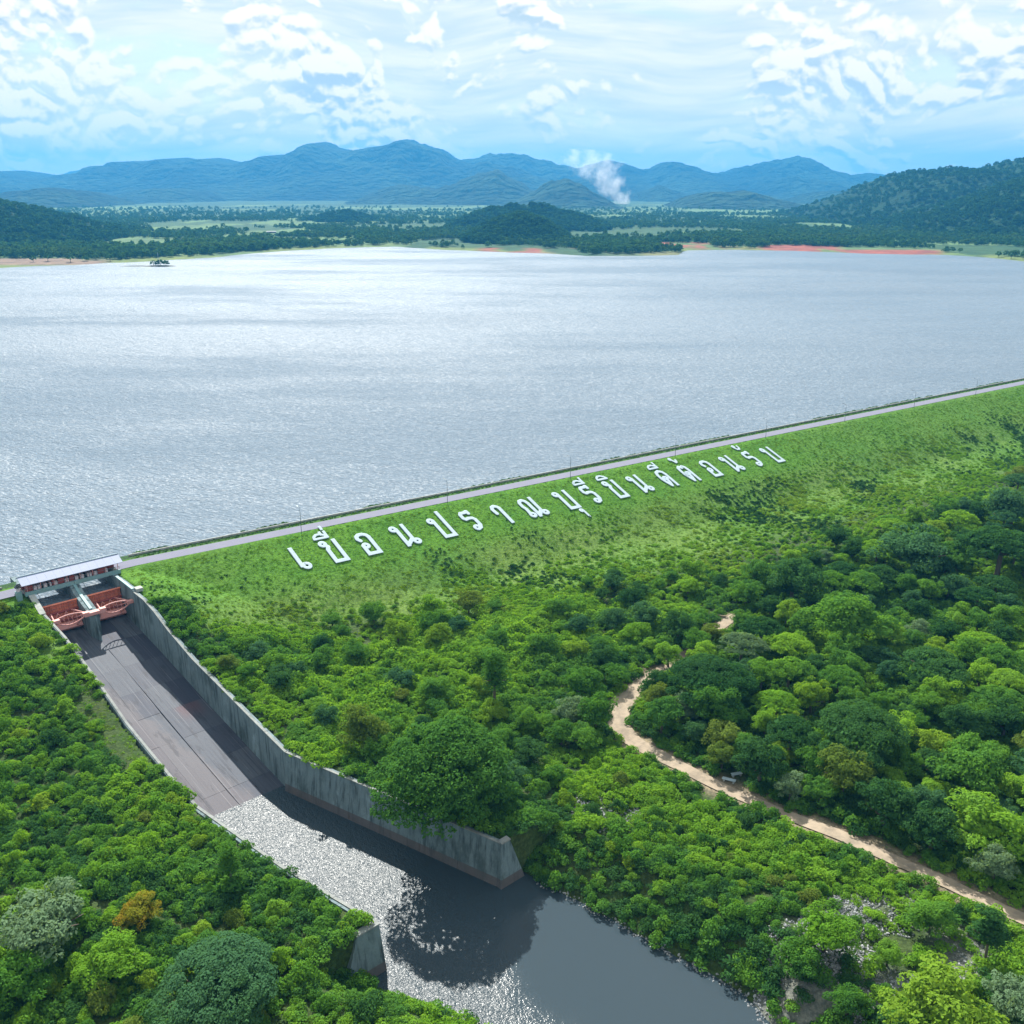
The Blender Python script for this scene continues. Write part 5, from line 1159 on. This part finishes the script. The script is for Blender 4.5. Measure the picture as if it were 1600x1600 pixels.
# islet with bushes and a bare pole
ix, iy = ray(250, 416, LAKE)
def islet(name, x0, y0, lx, ly, h, seed):
    n0 = 40; m0 = 16; u = np.linspace(-1, 1, n0); v = np.linspace(-1, 1, m0); Ug, Vg = np.meshgrid(u, v, indexing='ij')
    rr = np.sqrt(Ug**2+Vg**2)+.3*(fbm(Ug*3+seed, Vg*2, 3, seed)-.5); z = LAKE+np.clip(h*(1-rr**2), -1.5, 9)
    ii = np.arange(n0*m0).reshape(n0, m0); F = np.stack([ii[:-1, :-1], ii[1:, :-1], ii[1:, 1:], ii[:-1, 1:]], -1).reshape(-1, 4)
    o = link(name, mesh_from(name, np.c_[(x0+Ug*lx).ravel(), (y0+Vg*ly).ravel(), z.ravel()], F, True), M['islet']); o['kind'] = 'structure'
M['islet'] = pbr('islet_soil', lambda t, p: t.mix(t.noise(p, .1, 4), (.06, .07, .05), (.12, .11, .08)), .95)
islet('islet', ix, iy, 22, 9, 1.4, 4); islet('sand_spit', ix-27, iy, 24, 5, .9, 6)
for i, (dx, rr, hh, lb) in enumerate(((-8, 4.0, 1.0, 'small round tree at the left end of the islet'), (1, 5.2, .9, 'broad dark tree in the middle of the islet'), (8, 5.0, .85, 'dark tree at the right end of the islet'), (-3, 3.2, 1.2, 'pointed small tree on the islet between its neighbours'))):
    rt = thing('islet_tree', (ix+dx, iy, LAKE+.9), lb, 'tree'); q_ = link('trunk', ft_t, None, rt, (0, 0, .5)); q_.scale = (rr*.8,)*3
    q_ = link('crown', FT[i % 4], None, rt, (0, 0, 0)); q_.scale = (rr, rr, rr*hh)
mb = MB(); mb.tube([(ix-2, iy+2, LAKE+.5), (ix-2, iy+2, LAKE+17)], .25, 6); tag(mb.build('islet_pole', M['white']), 'thin pale pole rising from the islet', 'pole')
# a long shed and a track on the far flats
sx_, sy_ = ray(424, 362, 3)
rt = thing('shed', (sx_, sy_, float(valley(np.array([sx_]), np.array([sy_]))[0])-.5), 'tiny pale-roofed farm shed on the far valley flats', 'shed', None, .2)
mb = MB(); mb.hexa([(-16, -6, 0), (16, -6, 0), (16, 6, 0), (-16, 6, 0), (-16, -6, 5), (16, -6, 5), (16, 6, 5), (-16, 6, 5)]); link('wall', mesh_from('wall', mb.V, mb.F), M['dark'], rt)
mb = MB(); mb.add([(-17, -7, 5), (17, -7, 5), (17, 7, 5), (-17, 7, 5), (-17, 0, 8.5), (17, 0, 8.5)], [(0, 1, 5, 4), (2, 3, 4, 5), (3, 0, 4), (1, 2, 5), (3, 2, 1, 0)]); link('roof', mesh_from('roof', mb.V, mb.F), M['conc_light'], rt); rt.scale = (.6, .6, .6)

# ------------------------------------------------------------------ smoke of a field fire
X0, Y0, Z0 = at_dist(974, 323, 5400); X1, Y1, Z1 = at_dist(908, 250, 5700)
hS = Z1-Z0+60; bm = bmesh.new(); bmesh.ops.create_uvsphere(bm, u_segments=20, v_segments=14, radius=1)
for v in bm.verts:
    f_ = (v.co.z+1)/2; wd_ = 70+200*f_**.9
    v.co = Vector(((X1-X0-20)*f_**1.1+v.co.x*wd_, v.co.y*wd_, f_*hS-10))
me_ = bpy.data.meshes.new('smoke'); bm.to_mesh(me_); bm.free()
m, t, out = newmat('smoke'); oc = t.a('ShaderNodeTexCoord').outputs['Object']
sp = t.a('ShaderNodeSeparateXYZ', {0: oc}); zf = t.math('DIVIDE', sp.outputs[2], hS)
cx = t.math('MULTIPLY', t.math('POWER', t.math('MAXIMUM', zf, 0.0), 1.1), X1-X0-20); dx = t.math('SUBTRACT', sp.outputs[0], cx)
rad_ = t.math('ADD', t.math('MULTIPLY', zf, 190.0), 55.0); dd = t.math('DIVIDE', t.math('SQRT', t.math('ADD', t.math('POWER', dx, 2.0), t.math('POWER', sp.outputs[1], 2.0))), rad_)
n_ = t.noise(oc, .016, 6, .62); shp = t.math('SUBTRACT', n_, t.math('MULTIPLY', t.math('POWER', dd, 2.0), .20))
thr = t.math('ADD', t.math('MULTIPLY', zf, .12), .36); den = t.math('MULTIPLY', t.step(t.math('SUBTRACT', shp, thr), -.02, .17), t.math('SUBTRACT', 0.012, t.math('MULTIPLY', zf, .009)))
den = t.math('MAXIMUM', den, 0.0)
vol = t.a('ShaderNodeVolumePrincipled', {'Color': (.96, .97, .98), 'Density': den, 'Anisotropy': .55}); t.l.new(vol.outputs[0], out.inputs['Volume'])
o = link('smoke_plume', me_, m, None, (X0, Y0, Z0)); o['kind'] = 'stuff'

# ------------------------------------------------------------------ the air
m, t, out = newmat('haze'); vol = t.a('ShaderNodeVolumePrincipled', {'Color': (.06, .38, .82), 'Density': .95e-4, 'Anisotropy': .15}); t.l.new(vol.outputs[0], out.inputs['Volume'])
mb = MB(); X_, Yn, Yf, Zb, Zt = 26000, -1500, 17500, -26, 600
mb.hexa([(-X_, Yn, Zb), (X_, Yn, Zb), (X_, Yf, Zb), (-X_, Yf, Zb), (-X_, Yn, Zt), (X_, Yn, Zt), (X_, Yf, Zt), (-X_, Yf, Zt)])
o = mb.build('haze', m); o['kind'] = 'stuff'
print('objects', len(bpy.data.objects), 'meshes', len(bpy.data.meshes))
